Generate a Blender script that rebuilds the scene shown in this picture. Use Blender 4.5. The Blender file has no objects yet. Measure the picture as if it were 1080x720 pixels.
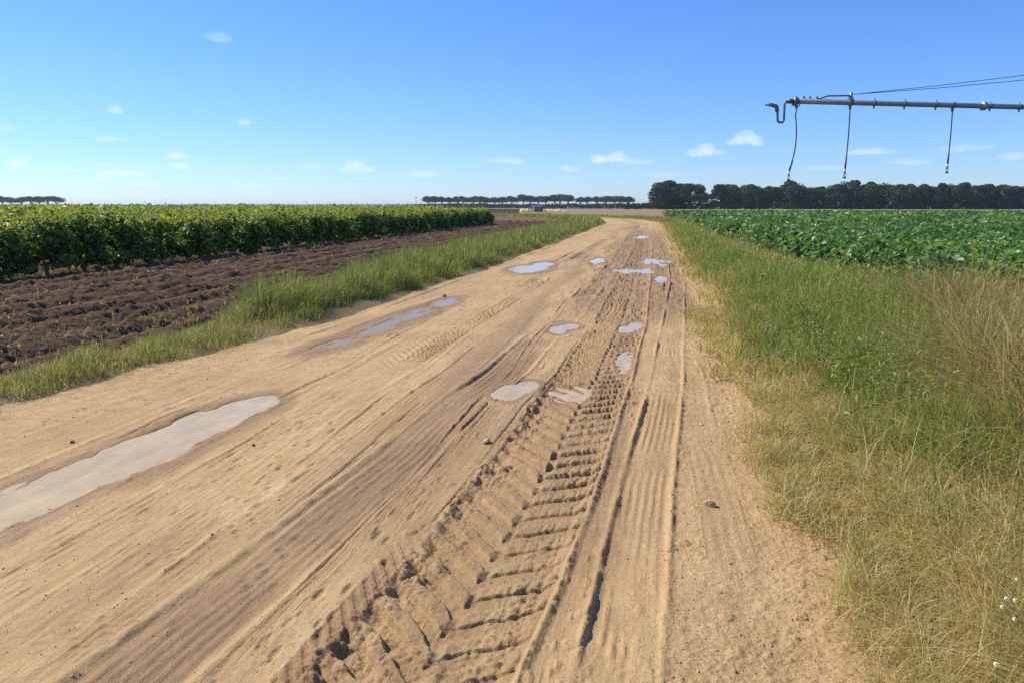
import bpy, math, random
import numpy as np
from mathutils import Vector

random.seed(7)
R = np.random.default_rng(11)
sc = bpy.context.scene
COL = sc.collection

# ------------------------------------------------------------------ camera numbers
FPX = 800.0
PITCH = math.atan(142 / FPX)
YAW = math.atan(145 / (FPX * math.cos(PITCH) + 142 * math.sin(PITCH)))
CAM_H = 1.6
SUN_EL = math.radians(45)
SUN_AZ_LEFT = math.radians(66) + YAW          # measured to the left of the road direction (+Y)
SUN_DIR = Vector((-math.sin(SUN_AZ_LEFT) * math.cos(SUN_EL), math.cos(SUN_AZ_LEFT) * math.cos(SUN_EL), math.sin(SUN_EL)))


def along(side, fwd):
    """metres to the right of / ahead of the walker looking down the track -> world x, y"""
    return (side * math.cos(YAW) - fwd * math.sin(YAW), side * math.sin(YAW) + fwd * math.cos(YAW))


# ------------------------------------------------------------------ numpy noise
def _hash(ix, iy, seed):
    h = (ix.astype(np.int64) * 374761393 + iy.astype(np.int64) * 668265263 + seed * 1442695041) & 0xFFFFFFFF
    h = ((h ^ (h >> 13)) * 1274126177) & 0xFFFFFFFF
    h = ((h ^ (h >> 15)) * 2246822519) & 0xFFFFFFFF
    h = h ^ (h >> 14)
    return (h & 0xFFFFFF) / float(0x1000000)


def vnoise(x, y, seed=0):
    ix = np.floor(x); iy = np.floor(y)
    fx = x - ix; fy = y - iy
    fx = fx * fx * fx * (fx * (fx * 6 - 15) + 10); fy = fy * fy * fy * (fy * (fy * 6 - 15) + 10)
    a = _hash(ix, iy, seed); b = _hash(ix + 1, iy, seed)
    c = _hash(ix, iy + 1, seed); d = _hash(ix + 1, iy + 1, seed)
    return (a + (b - a) * fx) * (1 - fy) + (c + (d - c) * fx) * fy


def fbm(x, y, octv=4, seed=0, gain=.5):
    s = 0; a = 1; t = 0
    for o in range(octv):
        s = s + a * vnoise(x, y, seed + o * 17); t += a
        x = x * 2.03 + 3.1; y = y * 2.03 + 7.7; a *= gain
    return s / t * 2 - 1


def lumps(x, y, cell, seed, prob=.6, rmin=.25, rmax=.6):
    """domed lumps scattered over the plane; height in metres"""
    gx = np.floor(x / cell); gy = np.floor(y / cell)
    out = np.zeros_like(x)
    for ox in (-1, 0, 1):
        for oy in (-1, 0, 1):
            cx = gx + ox; cy = gy + oy
            k = _hash(cx, cy, seed + 3)
            px = (cx + .15 + .7 * _hash(cx, cy, seed)) * cell
            py = (cy + .15 + .7 * _hash(cx, cy, seed + 1)) * cell
            r = (rmin + (rmax - rmin) * _hash(cx, cy, seed + 2)) * cell
            d2 = ((x - px) ** 2 + (y - py) ** 2) / (r * r)
            hgt = np.sqrt(np.clip(1 - d2, 0, 1)) * r * (k < prob)
            out = np.maximum(out, hgt)
    return out


def sstep(a, b, x):
    t = np.clip((x - a) / (b - a), 0, 1)
    return t * t * (3 - 2 * t)


# ------------------------------------------------------------------ mesh helpers
def tag(o, label=None, cat=None, group=None, kind=None):
    if label: o['label'] = label
    if cat: o['category'] = cat
    if group: o['group'] = group
    if kind: o['kind'] = kind
    return o


def mesh_np(name, V, F, mat, parent=None, col=None, smooth=False, attrs=None):
    V = np.asarray(V, np.float32); F = np.asarray(F, np.int32)
    me = bpy.data.meshes.new(name)
    n, k = F.shape
    me.vertices.add(len(V)); me.vertices.foreach_set('co', V.ravel())
    me.loops.add(n * k); me.loops.foreach_set('vertex_index', F.ravel())
    me.polygons.add(n)
    me.polygons.foreach_set('loop_start', np.arange(0, n * k, k, dtype=np.int32))
    me.polygons.foreach_set('use_smooth', np.full(n, smooth, dtype=bool))
    me.update(calc_edges=True)
    if col is not None:
        a = me.color_attributes.new('Col', 'FLOAT_COLOR', 'POINT')
        c = np.ones((len(V), 4), np.float32); c[:, :3] = col
        a.data.foreach_set('color', c.ravel())
    for nm, arr in (attrs or {}).items():
        a = me.attributes.new(nm, 'FLOAT', 'POINT'); a.data.foreach_set('value', np.asarray(arr, np.float32))
    me.materials.append(mat)
    o = bpy.data.objects.new(name, me); COL.objects.link(o)
    if parent: o.parent = parent
    return o


class MB:
    """collects pieces (quads) into one mesh"""
    def __init__(s): s.V = []; s.F = []; s.C = []; s.n = 0

    def add(s, V, F, c=(1, 1, 1)):
        V = np.asarray(V, np.float32); F = np.asarray(F, np.int64)
        if F.shape[1] == 3: F = np.concatenate([F, F[:, 2:3]], 1)
        s.V.append(V); s.F.append(F + s.n); s.n += len(V)
        cc = np.empty((len(V), 3), np.float32); cc[:] = np.asarray(c); s.C.append(cc)

    def tube(s, pts, rad, seg=6, c=(1, 1, 1), cap=True):
        pts = [Vector(p) for p in pts]
        if not hasattr(rad, '__len__'): rad = [rad] * len(pts)
        V = []; ref = None
        for i, p in enumerate(pts):
            d = (pts[min(i + 1, len(pts) - 1)] - pts[max(i - 1, 0)]).normalized()
            if ref is None:
                ref = Vector((0, 0, 1)) if abs(d.z) < .9 else Vector((1, 0, 0))
            a = (ref - d * ref.dot(d)).normalized(); b = d.cross(a); ref = a
            for k in range(seg):
                t = 2 * math.pi * k / seg
                V.append(p + (a * math.cos(t) + b * math.sin(t)) * rad[i])
        F = []
        for i in range(len(pts) - 1):
            for k in range(seg):
                F.append((i * seg + k, i * seg + (k + 1) % seg, (i + 1) * seg + (k + 1) % seg, (i + 1) * seg + k))
        if cap:
            n0 = len(V); V.append(pts[0]); V.append(pts[-1]); L = (len(pts) - 1) * seg
            # caps as fans of quads (pairs of rim edges)
            for k in range(0, seg - 1, 2):
                F.append((n0, (k + 2) % seg, (k + 1) % seg, k))
                F.append((n0 + 1, L + k, L + (k + 1) % seg, L + (k + 2) % seg))
        s.add([tuple(v) for v in V], F, c); return s

    def box(s, x0, x1, y0, y1, z0, z1, c=(1, 1, 1)):
        V = [(x, y, z) for z in (z0, z1) for y in (y0, y1) for x in (x0, x1)]
        s.add(V, [(0, 2, 3, 1), (4, 5, 7, 6), (0, 1, 5, 4), (2, 6, 7, 3), (0, 4, 6, 2), (1, 3, 7, 5)], c); return s

    def build(s, name, mat, parent=None, smooth=False):
        # triangles were padded to quads with a repeated corner: split them again
        V = np.concatenate(s.V); F = np.concatenate(s.F); C = np.concatenate(s.C)
        tri = F[:, 2] == F[:, 3]
        if not tri.any():
            return mesh_np(name, V, F, mat, parent, C, smooth)
        q = F[~tri]
        T = np.concatenate([F[tri][:, :3], q[:, [0, 1, 2]], q[:, [0, 2, 3]]])
        return mesh_np(name, V, T, mat, parent, C, smooth)


def empty(name, loc, rz=0):
    o = bpy.data.objects.new(name, None); COL.objects.link(o)
    o.location = loc; o.rotation_euler = (0, 0, rz); o.empty_display_size = .2
    return o


def copy_tree(root, loc, rz, scale=(1, 1, 1), recs=None):
    def kids(o): return KIDS.get(o.name, [])
    r = root.copy(); COL.objects.link(r)
    r.location = loc; r.rotation_euler = (0, 0, rz); r.scale = scale
    for ch in kids(root):
        c = ch.copy(); COL.objects.link(c); c.parent = r
        for g in kids(ch):
            d = g.copy(); COL.objects.link(d); d.parent = c
    return r


KIDS = {}


def kid(parent, o):
    KIDS.setdefault(parent.name, []).append(o); return o


def grid(xs, ys, zf, curve=None):
    X, Y = np.meshgrid(xs, ys)
    Z = zf(X, Y)
    nx, ny = len(xs), len(ys)
    i = np.arange((ny - 1) * nx).reshape(ny - 1, nx)[:, :-1].ravel()
    F = np.stack([i, i + 1, i + nx + 1, i + nx], 1)
    XW = X + curve(Y) if curve else X
    return np.stack([XW.ravel(), Y.ravel(), Z.ravel()], 1), F, X.ravel(), Y.ravel()


# ------------------------------------------------------------------ materials
def new_mat(name):
    m = bpy.data.materials.new(name); m.use_nodes = True
    nt = m.node_tree; nt.nodes.clear()
    return m, nt


def N(nt, t, **kw):
    n = nt.nodes.new(t)
    for k, v in kw.items():
        if k.startswith('i_'):
            key = k[2:].replace('_', ' ')
            n.inputs[int(key) if key.isdigit() else key].default_value = v
        else: setattr(n, k, v)
    return n


def ramp(nt, fac, stops):
    r = nt.nodes.new('ShaderNodeValToRGB')
    el = r.color_ramp.elements
    while len(el) < len(stops): el.new(.5)
    for e, (p, c) in zip(el, stops): e.position = p; e.color = (*c, 1)
    nt.links.new(fac, r.inputs[0]); return r.outputs[0]


def math_n(nt, op, a, b=None, clamp=False):
    n = nt.nodes.new('ShaderNodeMath'); n.operation = op; n.use_clamp = clamp
    for i, v in enumerate((a, b)):
        if v is None: continue
        if isinstance(v, (int, float)): n.inputs[i].default_value = v
        else: nt.links.new(v, n.inputs[i])
    return n.outputs[0]


def mix_col(nt, fac, a, b, mode='MIX'):
    n = nt.nodes.new('ShaderNodeMix'); n.data_type = 'RGBA'; n.blend_type = mode
    for key, v in (('Factor', fac), ('A', a), ('B', b)):
        s = [q for q in n.inputs if q.name == key and (q.type == 'RGBA' if key != 'Factor' else q.type == 'VALUE')][0]
        if isinstance(v, (int, float)): s.default_value = v
        elif isinstance(v, tuple): s.default_value = (*v, 1)
        else: nt.links.new(v, s)
    return [q for q in n.outputs if q.type == 'RGBA'][0]


def noise(nt, co, scale, detail=4, rough=.6, dist=0):
    n = N(nt, 'ShaderNodeTexNoise', i_Scale=scale, i_Detail=detail, i_Roughness=rough, i_Distortion=dist)
    nt.links.new(co, n.inputs['Vector']); return n.outputs['Fac']


def coords(nt, sx=1, sy=1, sz=1):
    t = N(nt, 'ShaderNodeNewGeometry'); m = N(nt, 'ShaderNodeMapping')
    nt.links.new(t.outputs['Position'], m.inputs['Vector']); m.inputs['Scale'].default_value = (sx, sy, sz)
    return m.outputs[0]


def finish(nt, col, rough=.9, bump=None, spec=.2, metal=0, bump_d=.01, bump_s=1.0):
    b = N(nt, 'ShaderNodeBsdfPrincipled'); o = N(nt, 'ShaderNodeOutputMaterial')
    if isinstance(col, tuple): b.inputs['Base Color'].default_value = (*col, 1)
    else: nt.links.new(col, b.inputs['Base Color'])
    if isinstance(rough, (int, float)): b.inputs['Roughness'].default_value = rough
    else: nt.links.new(rough, b.inputs['Roughness'])
    b.inputs['Specular IOR Level'].default_value = spec; b.inputs['Metallic'].default_value = metal
    if bump is not None:
        bn = N(nt, 'ShaderNodeBump'); bn.inputs['Distance'].default_value = bump_d; bn.inputs['Strength'].default_value = bump_s
        nt.links.new(bump, bn.inputs['Height']); nt.links.new(bn.outputs[0], b.inputs['Normal'])
    nt.links.new(b.outputs[0], o.inputs[0]); return b


def attr(nt, name, colr=False):
    a = N(nt, 'ShaderNodeAttribute', attribute_name=name)
    return a.outputs['Color' if colr else 'Fac']


def mat_road():
    m, nt = new_mat('sandy_mud')
    co = coords(nt); streak = coords(nt, 1, .12, 1)
    big = noise(nt, co, .9, 3); mid = noise(nt, co, 7, 5, .65); fine = noise(nt, co, 90, 3, .7)
    st = noise(nt, streak, 9, 4, .6)
    dry = ramp(nt, math_n(nt, 'ADD', math_n(nt, 'MULTIPLY', big, .5), math_n(nt, 'MULTIPLY', mid, .5)),
               [(.3, (.375, .240, .104)), (.5, (.475, .315, .145)), (.72, (.58, .410, .208))])
    dry = mix_col(nt, math_n(nt, 'MULTIPLY', math_n(nt, 'SUBTRACT', st, .42, True), 1.6, True), dry, (.345, .220, .098))
    mud = ramp(nt, mid, [(.3, (.195, .110, .044)), (.7, (.305, .182, .078))])
    w = attr(nt, 'wet')
    w2 = math_n(nt, 'ADD', w, math_n(nt, 'MULTIPLY', math_n(nt, 'SUBTRACT', mid, .5), .55), True)
    w2 = math_n(nt, 'MULTIPLY', w2, sm(nt, w), True)
    c = mix_col(nt, w2, dry, mud)
    c = mix_col(nt, .8, c, ramp(nt, fine, [(.25, (.72, .72, .72)), (.5, (1, 1, 1)), (.8, (1.16, 1.15, 1.12))]), 'MULTIPLY')
    rough = math_n(nt, 'SUBTRACT', .95, math_n(nt, 'MULTIPLY', w2, .33))
    grit = noise(nt, co, 210, 3, .75); g2 = noise(nt, co, 38, 4, .7)
    sepx = N(nt, 'ShaderNodeSeparateXYZ'); nt.links.new(coords(nt), sepx.inputs[0])
    lm0 = math_n(nt, 'MULTIPLY', math_n(nt, 'SUBTRACT', .25, sepx.outputs[0]), 3.0, True)
    keep = math_n(nt, 'SUBTRACT', 1.0, math_n(nt, 'MULTIPLY', lm0, .62))
    h = math_n(nt, 'ADD', math_n(nt, 'MULTIPLY', fine, .6), math_n(nt, 'MULTIPLY', grit, .35))
    h = math_n(nt, 'MULTIPLY', math_n(nt, 'ADD', h, math_n(nt, 'MULTIPLY', g2, 1.0)), keep)
    h = math_n(nt, 'ADD', h, math_n(nt, 'MULTIPLY', mid, 1.0))
    drag = coords(nt, 1, .035, 1); dn = noise(nt, drag, 55, 4, .7); d2 = noise(nt, coords(nt, 1, .3, 1), 3, 3)
    lm = math_n(nt, 'MULTIPLY', math_n(nt, 'SUBTRACT', .15, sepx.outputs[0]), 4.0, True)
    lm = math_n(nt, 'MULTIPLY', lm, math_n(nt, 'MULTIPLY', math_n(nt, 'SUBTRACT', d2, .35), 4.0, True))
    h = math_n(nt, 'ADD', h, math_n(nt, 'MULTIPLY', math_n(nt, 'MULTIPLY', dn, lm), .85))
    finish(nt, c, rough, h, .25, bump_d=.011); return m


def sm(nt, w):
    return math_n(nt, 'MULTIPLY', w, 3.0, True)


def mat_soil(name, stops, scale=5, bd=.03):
    m, nt = new_mat(name); co = coords(nt)
    a = noise(nt, co, scale, 6, .65); b = noise(nt, co, scale * .12, 3)
    c = ramp(nt, math_n(nt, 'ADD', math_n(nt, 'MULTIPLY', a, .6), math_n(nt, 'MULTIPLY', b, .4)), stops)
    f = noise(nt, co, scale * 7, 3, .7)
    c = mix_col(nt, .7, c, ramp(nt, f, [(.3, (.75, .75, .75)), (.7, (1.2, 1.2, 1.2))]), 'MULTIPLY')
    finish(nt, c, .95, f, .15, bump_d=bd); return m


def mat_leaf(name, trans=.35, rough=.5, spec=.35, tint=(1, 1, 1), tcol=(1.25, 1.2, .55)):
    m, nt = new_mat(name)
    c = attr(nt, 'Col', True)
    oi = N(nt, 'ShaderNodeObjectInfo')
    c = mix_col(nt, 1.0, c, ramp(nt, oi.outputs['Random'], [(0, (.86 * tint[0], .9 * tint[1], .85 * tint[2])), (1, (1.12 * tint[0], 1.08 * tint[1], 1.0 * tint[2]))]), 'MULTIPLY')
    b = N(nt, 'ShaderNodeBsdfPrincipled'); nt.links.new(c, b.inputs['Base Color'])
    b.inputs['Roughness'].default_value = rough; b.inputs['Specular IOR Level'].default_value = spec
    t = N(nt, 'ShaderNodeBsdfTranslucent'); nt.links.new(mix_col(nt, 1.0, c, tcol, 'MULTIPLY'), t.inputs[0])
    mx = N(nt, 'ShaderNodeMixShader'); mx.inputs[0].default_value = trans
    o = N(nt, 'ShaderNodeOutputMaterial')
    nt.links.new(b.outputs[0], mx.inputs[1]); nt.links.new(t.outputs[0], mx.inputs[2]); nt.links.new(mx.outputs[0], o.inputs[0])
    return m


def mat_plain(name, col, rough=.6, metal=0, nscale=12, var=.25, spec=.4):
    m, nt = new_mat(name); co = N(nt, 'ShaderNodeTexCoord').outputs['Object']
    n = noise(nt, co, nscale, 4)
    c = mix_col(nt, 1.0, col, ramp(nt, n, [(.25, (1 - var,) * 3), (.75, (1 + var,) * 3)]), 'MULTIPLY')
    finish(nt, c, rough, n, spec, metal, bump_d=.003); return m


def mat_water(nm, c0, c1, sp=.2):
    m, nt = new_mat(nm); co = coords(nt); film = noise(nt, coords(nt, 2.2, .5, 1), 3.5, 5, .7, .8)
    n = noise(nt, co, 2.2, 4); r = noise(nt, co, 26, 3)
    c = ramp(nt, math_n(nt, 'ADD', math_n(nt, 'MULTIPLY', n, .4), math_n(nt, 'MULTIPLY', film, .6)), [(.35, c0), (.65, c1)])
    b = finish(nt, c, math_n(nt, 'ADD', .02, math_n(nt, 'MULTIPLY', math_n(nt, 'SUBTRACT', film, .45, True), .6)), r, sp, bump_d=.0007); b.inputs['IOR'].default_value = 1.33
    return m


M = {}
M['road'] = mat_road()
M['plough'] = mat_soil('ploughed_soil', [(.3, (.080, .046, .023)), (.5, (.142, .083, .043)), (.72, (.24, .152, .085))], 5, .05)
M['vsoil'] = mat_soil('vineyard_soil', [(.3, (.055, .037, .027)), (.7, (.14, .095, .07))], 3, .05)
M['dry'] = mat_soil('dry_field', [(.3, (.21, .145, .075)), (.5, (.27, .19, .10)), (.72, (.33, .245, .135))], .35, .05)
M['verge'] = mat_soil('verge_soil', [(.3, (.17, .12, .055)), (.7, (.34, .25, .12))], 4, .03)
M['gold'] = mat_soil('golden_field', [(.3, (.42, .30, .12)), (.7, (.55, .41, .18))], .2, .05)
M['land'] = mat_soil('open_land', [(.3, (.14, .105, .055)), (.5, (.20, .150, .075)), (.72, (.17, .16, .065))], .05, .05)
M['grass'] = mat_leaf('grass_blades', .46, .55, .25, tcol=(1.15, 1.12, .7))
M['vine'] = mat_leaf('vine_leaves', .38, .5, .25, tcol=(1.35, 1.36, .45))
M['crop'] = mat_leaf('crop_leaves', .28, .42, .38, tcol=(1.3, 1.3, .5))
M['pine'] = mat_leaf('pine_needles', .12, .9, .03)
M['hedge'] = mat_leaf('hedge_leaves', .12, .9, .03)
M['bark'] = mat_plain('bark', (.15, .105, .075), .9, 0, 6, .35)
M['vinewood'] = mat_plain('vine_wood', (.085, .06, .045), .9, 0, 25, .35)
M['steel'] = mat_plain('galvanised_steel', (.30, .32, .33), .45, .55, 3, .18)
M['dsteel'] = mat_plain('weathered_steel', (.16, .17, .18), .5, .5, 8, .25)
M['hose'] = mat_plain('black_hose', (.07, .075, .082), .45, 0, 8, .2)
M['wplastic'] = mat_plain('pale_plastic', (.62, .63, .62), .4, 0, 8, .1)
M['rubber'] = mat_plain('rubber', (.03, .03, .03), .8, 0, 8, .2)
M['stone'] = mat_plain('stone', (.25, .20, .15), .85, 0, 30, .35)
M['dstone'] = mat_plain('dark_stone', (.075, .055, .045), .6, 0, 30, .35)
M['pstone'] = mat_plain('pale_stone', (.50, .42, .33), .8, 0, 30, .25)
M['clod'] = mat_plain('dried_mud', (.42, .285, .15), .95, 0, 40, .3)
M['petal'] = mat_plain('white_petal', (.82, .81, .76), .6, 0, 30, .05)
M['pollen'] = mat_plain('yellow_pollen', (.62, .42, .04), .8, 0, 60, .2)
M['stem'] = mat_plain('green_stem', (.10, .15, .04), .6, 0, 20, .2)
M['wood'] = mat_plain('grey_wood', (.27, .22, .17), .85, 0, 10, .3)
M['hut'] = mat_plain('brown_boards', (.20, .12, .07), .85, 0, 1.5, .25)
M['straw'] = mat_plain('straw', (.62, .48, .17), .95, 0, 3, .25)
M['net'] = mat_plain('dark_netting', (.075, .085, .09), .9, 0, 1.2, .3)
M['water'] = mat_water('muddy_water', (.40, .285, .130), (.56, .42, .215))
M['film'] = mat_water('shallow_muddy_water_reflection_tint', (.23, .160, .062), (.34, .245, .105), .09)  # muddy brown, darkened to paint in the verge grass reflected in it


# ------------------------------------------------------------------ the track: layout
def curve(y):                      # the track bends left far ahead
    return -.006 * np.maximum(0, y - 72) ** 2


def line(pts):
    a = np.array(pts, float)
    return lambda y: np.interp(y, a[:, 1], a[:, 0])


T1 = line([(-.78, 0), (-.765, 2.25), (-.70, 2.93), (-.62, 4.04), (-.55, 5.4), (-.47, 7.43), (-.36, 10.6), (-.28, 18.3), (-.2, 32), (-.5, 60)])
T3 = line([(-.10, 0), (-.06, 2.35), (-.02, 3.24), (.03, 4.3), (.15, 6), (.34, 9.9), (.66, 17), (.72, 22), (.55, 40), (.4, 70)])
T4 = line([(-1.75, 0), (-1.70, 2.1), (-1.60, 3.35), (-1.38, 6.8), (-1.15, 11.5), (-1.05, 16), (-.85, 22), (-.9, 50)])
T5 = line([(-1.42, 0), (-1.39, 3), (-1.34, 4.2), (-1.30, 6.8), (-1.32, 10), (-1.4, 20)])
T6 = line([(-1.17, 0), (-1.15, 2.2), (-1.10, 3), (-1.05, 4)])
T7 = line([(-2.2, 0), (-2.25, 2.2), (-2.25, 2.9), (-2.36, 5.3), (-2.37, 8.7), (-2.14, 21), (-2.1, 60)])
T8 = line([(-2.0, 0), (-1.95, 2.2), (-1.9, 3.5), (-1.85, 5), (-1.8, 9)])
T9 = line([(-2.55, 0), (-2.58, 2.4), (-2.72, 3.4), (-2.62, 5), (-2.6, 8), (-2.5, 14), (-2.3, 30)])
T10 = line([(-3.9, 0), (-4.05, 4), (-3.95, 8), (-3.8, 20), (-3.3, 50)])
T11 = line([(.45, 0), (.42, 4), (.40, 10), (.55, 25), (.4, 60)])

# puddles: list of (x, y, half width, half length) blobs + water level + label
PUD = [
    ([(-3.36, 2.7, .22, .9), (-3.38, 3.6, .24, .8), (-3.27, 4.4, .28, .7), (-3.26, 5.05, .26, .6), (-3.2, 5.55, .24, .36)], -.045, 'long grey muddy puddle along the left side of the track'),
    ([(-3.62, 8.6, .22, .8), (-3.56, 9.7, .26, .9), (-3.46, 11.0, .27, 1.0), (-3.38, 12.3, .20, .8)], -.05, 'shallow brownish puddle beside the left grass verge'),
    ([(-3.05, 19.6, .45, 1.2), (-2.9, 21.2, .3, .9)], -.045, 'pale puddle farther along the left edge of the track'),
    ([(-1.16, 6.32, .13, .26), (-1.04, 6.55, .10, .22)], -.04, 'small puddle left of the tractor ruts, nearest of the middle puddles'),
    ([(-.74, 6.42, .15, .28), (-.56, 6.5, .13, .30)], -.052, 'puddle lying across the tractor ruts in the middle of the track'),
    ([(-1.15, 9.95, .13, .36), (-1.0, 10.2, .12, .28)], -.045, 'oval puddle left of the tractor ruts behind the nearest pair'),
    ([(-.26, 10.2, .11, .34), (-.12, 10.5, .12, .42)], -.06, 'puddle in the right tractor rut, level with the oval puddle'),
    ([(-.2, 8.0, .10, .60)], -.062, 'narrow wet patch of water inside the tractor rut'),
    ([(-.50, 19.35, .34, .75), (-.05, 19.45, .34, .65)], -.045, 'wide bright puddle spanning the ruts farther up the track'),
    ([(.22, 22.9, .40, 1.2), (.38, 21.6, .14, .5)], -.045, 'puddle on the right of the track just beyond the wide bright one'),
    ([(-1.5, 22.6, .2, 1.3)], -.045, 'narrow puddle on the left wheel line in the far middle'),
    ([(-.42, 41.6, .42, 2.2)], -.045, 'most distant puddle near the bend of the track'),
    ([(.28, 17.2, .14, .7)], -.05, 'thin puddle near the right rut in the distance'),
]


def pud_mask(x, y, blobs):
    s = np.full_like(x, -3.0)
    for (cx, cy, rx, ry) in blobs:
        d = ((x - cx) / rx) ** 2 + ((y - cy) / ry) ** 2
        s = np.maximum(s, 1.45 - d)
    return s


def rut_tread(u, y, pitch=.215):
    """lug print: V bars with the point towards the walker; returns block height 0..1"""
    a = np.abs(u)
    left = (y - .36 * a ** .85) / pitch
    right = (y - .20 * a + .06) / pitch + .5
    def bars(ph, duty, soft):
        f = ph - np.floor(ph)
        return sstep(0, .045, f) * (1 - sstep(duty, duty + soft, f))
    ph = right
    b = bars(left, .46, .10) * sstep(.10, -.04, u) + bars(right, .36, .24) * sstep(.04, .16, u)
    notch = (np.sin(a * 36 + np.floor(ph) * 2) > .55) * (u > .35) * .3
    return b * (1 - notch) * sstep(1.04, .96, a)


def road_fields(x, y, pud=True):
    wob = fbm(x * 0 + y * .55, y * 0 + 3.3, 3, 5) * .035
    h = .028 * fbm(x * .7, y * .3, 4, 1)
    # shallow camber: lower along both wheel lines
    h += .012 * fbm(x * 2.5, y * 1.2, 3, 2)
    wet = np.clip(.22 + .75 * fbm(x * .55, y * .2, 3, 44), 0, 1) * sstep(.5, -.2, x) * .45
    wet = np.maximum(wet, (.20 + .44 * sstep(-.3, .3, fbm(x * 1.5, y * .22, 4, 49))) * sstep(-2.3, -1.7, x) * sstep(.10, -.2, x))
    wet = np.maximum(wet, .30 * sstep(.05, .5, fbm(x * 1.1 + 3, y * .16, 3, 50)) * sstep(-3.2, -2.6, x) * sstep(-1.9, -2.2, x))
    mid = sstep(-3.9, -3.0, x) * sstep(.35, -.1, x)
    # long drawn-out smears made by wheels sliding
    patch = sstep(-.15, .35, fbm(x * .8, y * .35, 3, 8))
    st = fbm(x * 26, y * .55, 3, 9) * .6 + fbm(x * 55, y * .9, 2, 10) * .5
    h += .0045 * st * mid * (.2 + .8 * patch)
    # short torn streaks and pits along the wheel direction
    el = lumps(x, y * .28, .035, 52, .30, .2, .5) * sstep(.0, .4, fbm(x * 1.6, y * .8, 3, 53))
    h += .55 * el * mid
    pit = lumps(x, y * .35, .05, 54, .22, .15, .45) * sstep(.0, .35, fbm(x * 1.3 + 7, y * .7, 3, 55))
    h -= .55 * pit * mid
    # general grain and lumps
    rough_right = sstep(.0, .5, x + .15 * fbm(x, y, 2, 3))
    h += (.42 * lumps(x, y, .021, 21, .6) + .34 * lumps(x, y, .04, 25, .35)) * (.16 + .84 * rough_right * (.5 + .8 * vnoise(x * 2.5, y * 2.0, 26)))
    h += .0055 * fbm(x * 24, y * 24, 4, 31, .65) * (.40 + .9 * rough_right)
    h += .3 * lumps(x, y, .15, 28, .08, .12, .28)

    def groove(tc, hw, depth, ridge, n=0, amp=.0, wetness=.3, ys=(0, 200), wobble=1.0, seed=0):
        nonlocal h, wet
        u = (x - tc(y) - wob * wobble) / hw
        a = np.abs(u)
        k = sstep(ys[0], ys[0] + .8, y) * sstep(ys[1], ys[1] * .85, y)
        k = k * (.15 + .85 * sstep(-.35, .3, fbm(x * 1.2 + seed, y * .7, 3, 50 + seed)))
        ins = sstep(1.06, .94, a)
        h = h * (1 - ins * .75 * k) - depth * ins * k
        jag = .45 + .9 * vnoise(y * 14 + seed, x * 5, 60 + seed)
        h = h + ridge * np.exp(-((a - 1.14) / .13) ** 2) * jag * k
        if n:
            uu = u + .10 * fbm(x * 2, y * 1.1, 3, 65 + seed)
            rib = sstep(.2, .5, np.abs(((uu * .5 + .5) * n) % 1 - .5) * 2 - .15) * sstep(-.4, .1, fbm(x * 8, y * 2.5, 3, 66 + seed))
            h = h + amp * rib * ins * k * (.5 + .5 * vnoise(y * 3, x * 9, 70 + seed))
        wet = np.maximum(wet, wetness * sstep(1.2, .6, a) * k)
        return u, ins, k

    groove(T9, .30, .007, .006, 0, 0, .18, (0, 60), 1, 1)
    u, ins, k = groove(T7, .16, .006, .007, 5, .0045, .4, (0, 70), 1, 2)
    groove(T8, .15, .004, .004, 7, .003, .4, (0, 30), 1, 3)
    u4, i4, k4 = groove(T4, .20, .011, .011, 7, .0055, .95, (0, 80), 1, 4)
    groove(T5, .035, .010, .009, 0, 0, .4, (2.4, 14), 1.6, 5)
    groove(T10, .22, .012, .010, 5, .004, .3, (0, 70), 1, 6)
    groove(T11, .12, .004, .004, 4, .003, .05, (3, 50), 1, 7)
    u3, i3, k3 = groove(T3, .135, .017, .020, 6, .0065, .3, (0, 75), .35, 8)
    for q, (gx_, dx_, g0, g1, dp) in enumerate(((-1.92, .02, 2.0, 6.5, .009), (-2.06, -.015, 1.8, 9, .007), (-1.52, .05, 2.0, 8, .008), (-2.44, .01, 1.9, 5.5, .010), (-2.80, .02, 2.2, 7.5, .010), (-2.95, -.01, 2.6, 12, .009), (-1.22, .05, 3.2, 12, .008), (-3.72, .02, 3, 16, .010))):
        groove((lambda yy, a_=gx_, b_=dx_: a_ + b_ * yy), .016 + .006 * (q % 3), dp * 1.25, dp * 1.1, 0, 0, .35, (g0, g1), 1.3 + .4 * (q % 2), 20 + q)
    # small staggered dashes from a worn tyre, lower left
    u8 = (x - T8(y) - wob) / .34
    d = (np.sin(u8 * 14 + np.floor(y / .05) * 2.1) > .55) * sstep(.15, .45, (y / .05) % 1) * sstep(1, .8, np.abs(u8))
    h -= .0045 * d * sstep(5.5, 3, y) * sstep(.35, .65, vnoise(x * 5, y * 3, 62))
    # faint old lug prints beside the long puddle
    u9 = (x - T9(y) - .08) / .22
    h += .020 * rut_tread(u9, y, .16) * sstep(.0, .35, fbm(x * .4 + 4, y * .35, 2, 81))
    # fine cross-hatched prints of a narrow tread, bottom middle
    u6 = (x - T6(y)) / .085
    e6 = sstep(1, .75, np.abs(u6)) * sstep(3.6, 2.9, y)
    h += .006 * e6 * ((np.sin(u6 * 9 + y * 60) > 0) * 1.0 + (np.sin(y * 190) > 0) * .6 - .8)
    wet = np.maximum(wet, .9 * e6)
    # ---- the deep tractor rut
    hw = .345
    c1 = T1(y)
    u = (x - c1 - wob * .4) / hw
    a = np.abs(u)
    ins = sstep(1.05, .97, a) * np.where(u < 0, sstep(-1.08, -.82, u), 1)
    amp = .55 + .45 * sstep(-.30, .22, fbm(x * 2.2, y * 1.3, 3, 33))
    fade = sstep(75, 35, y)
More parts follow.
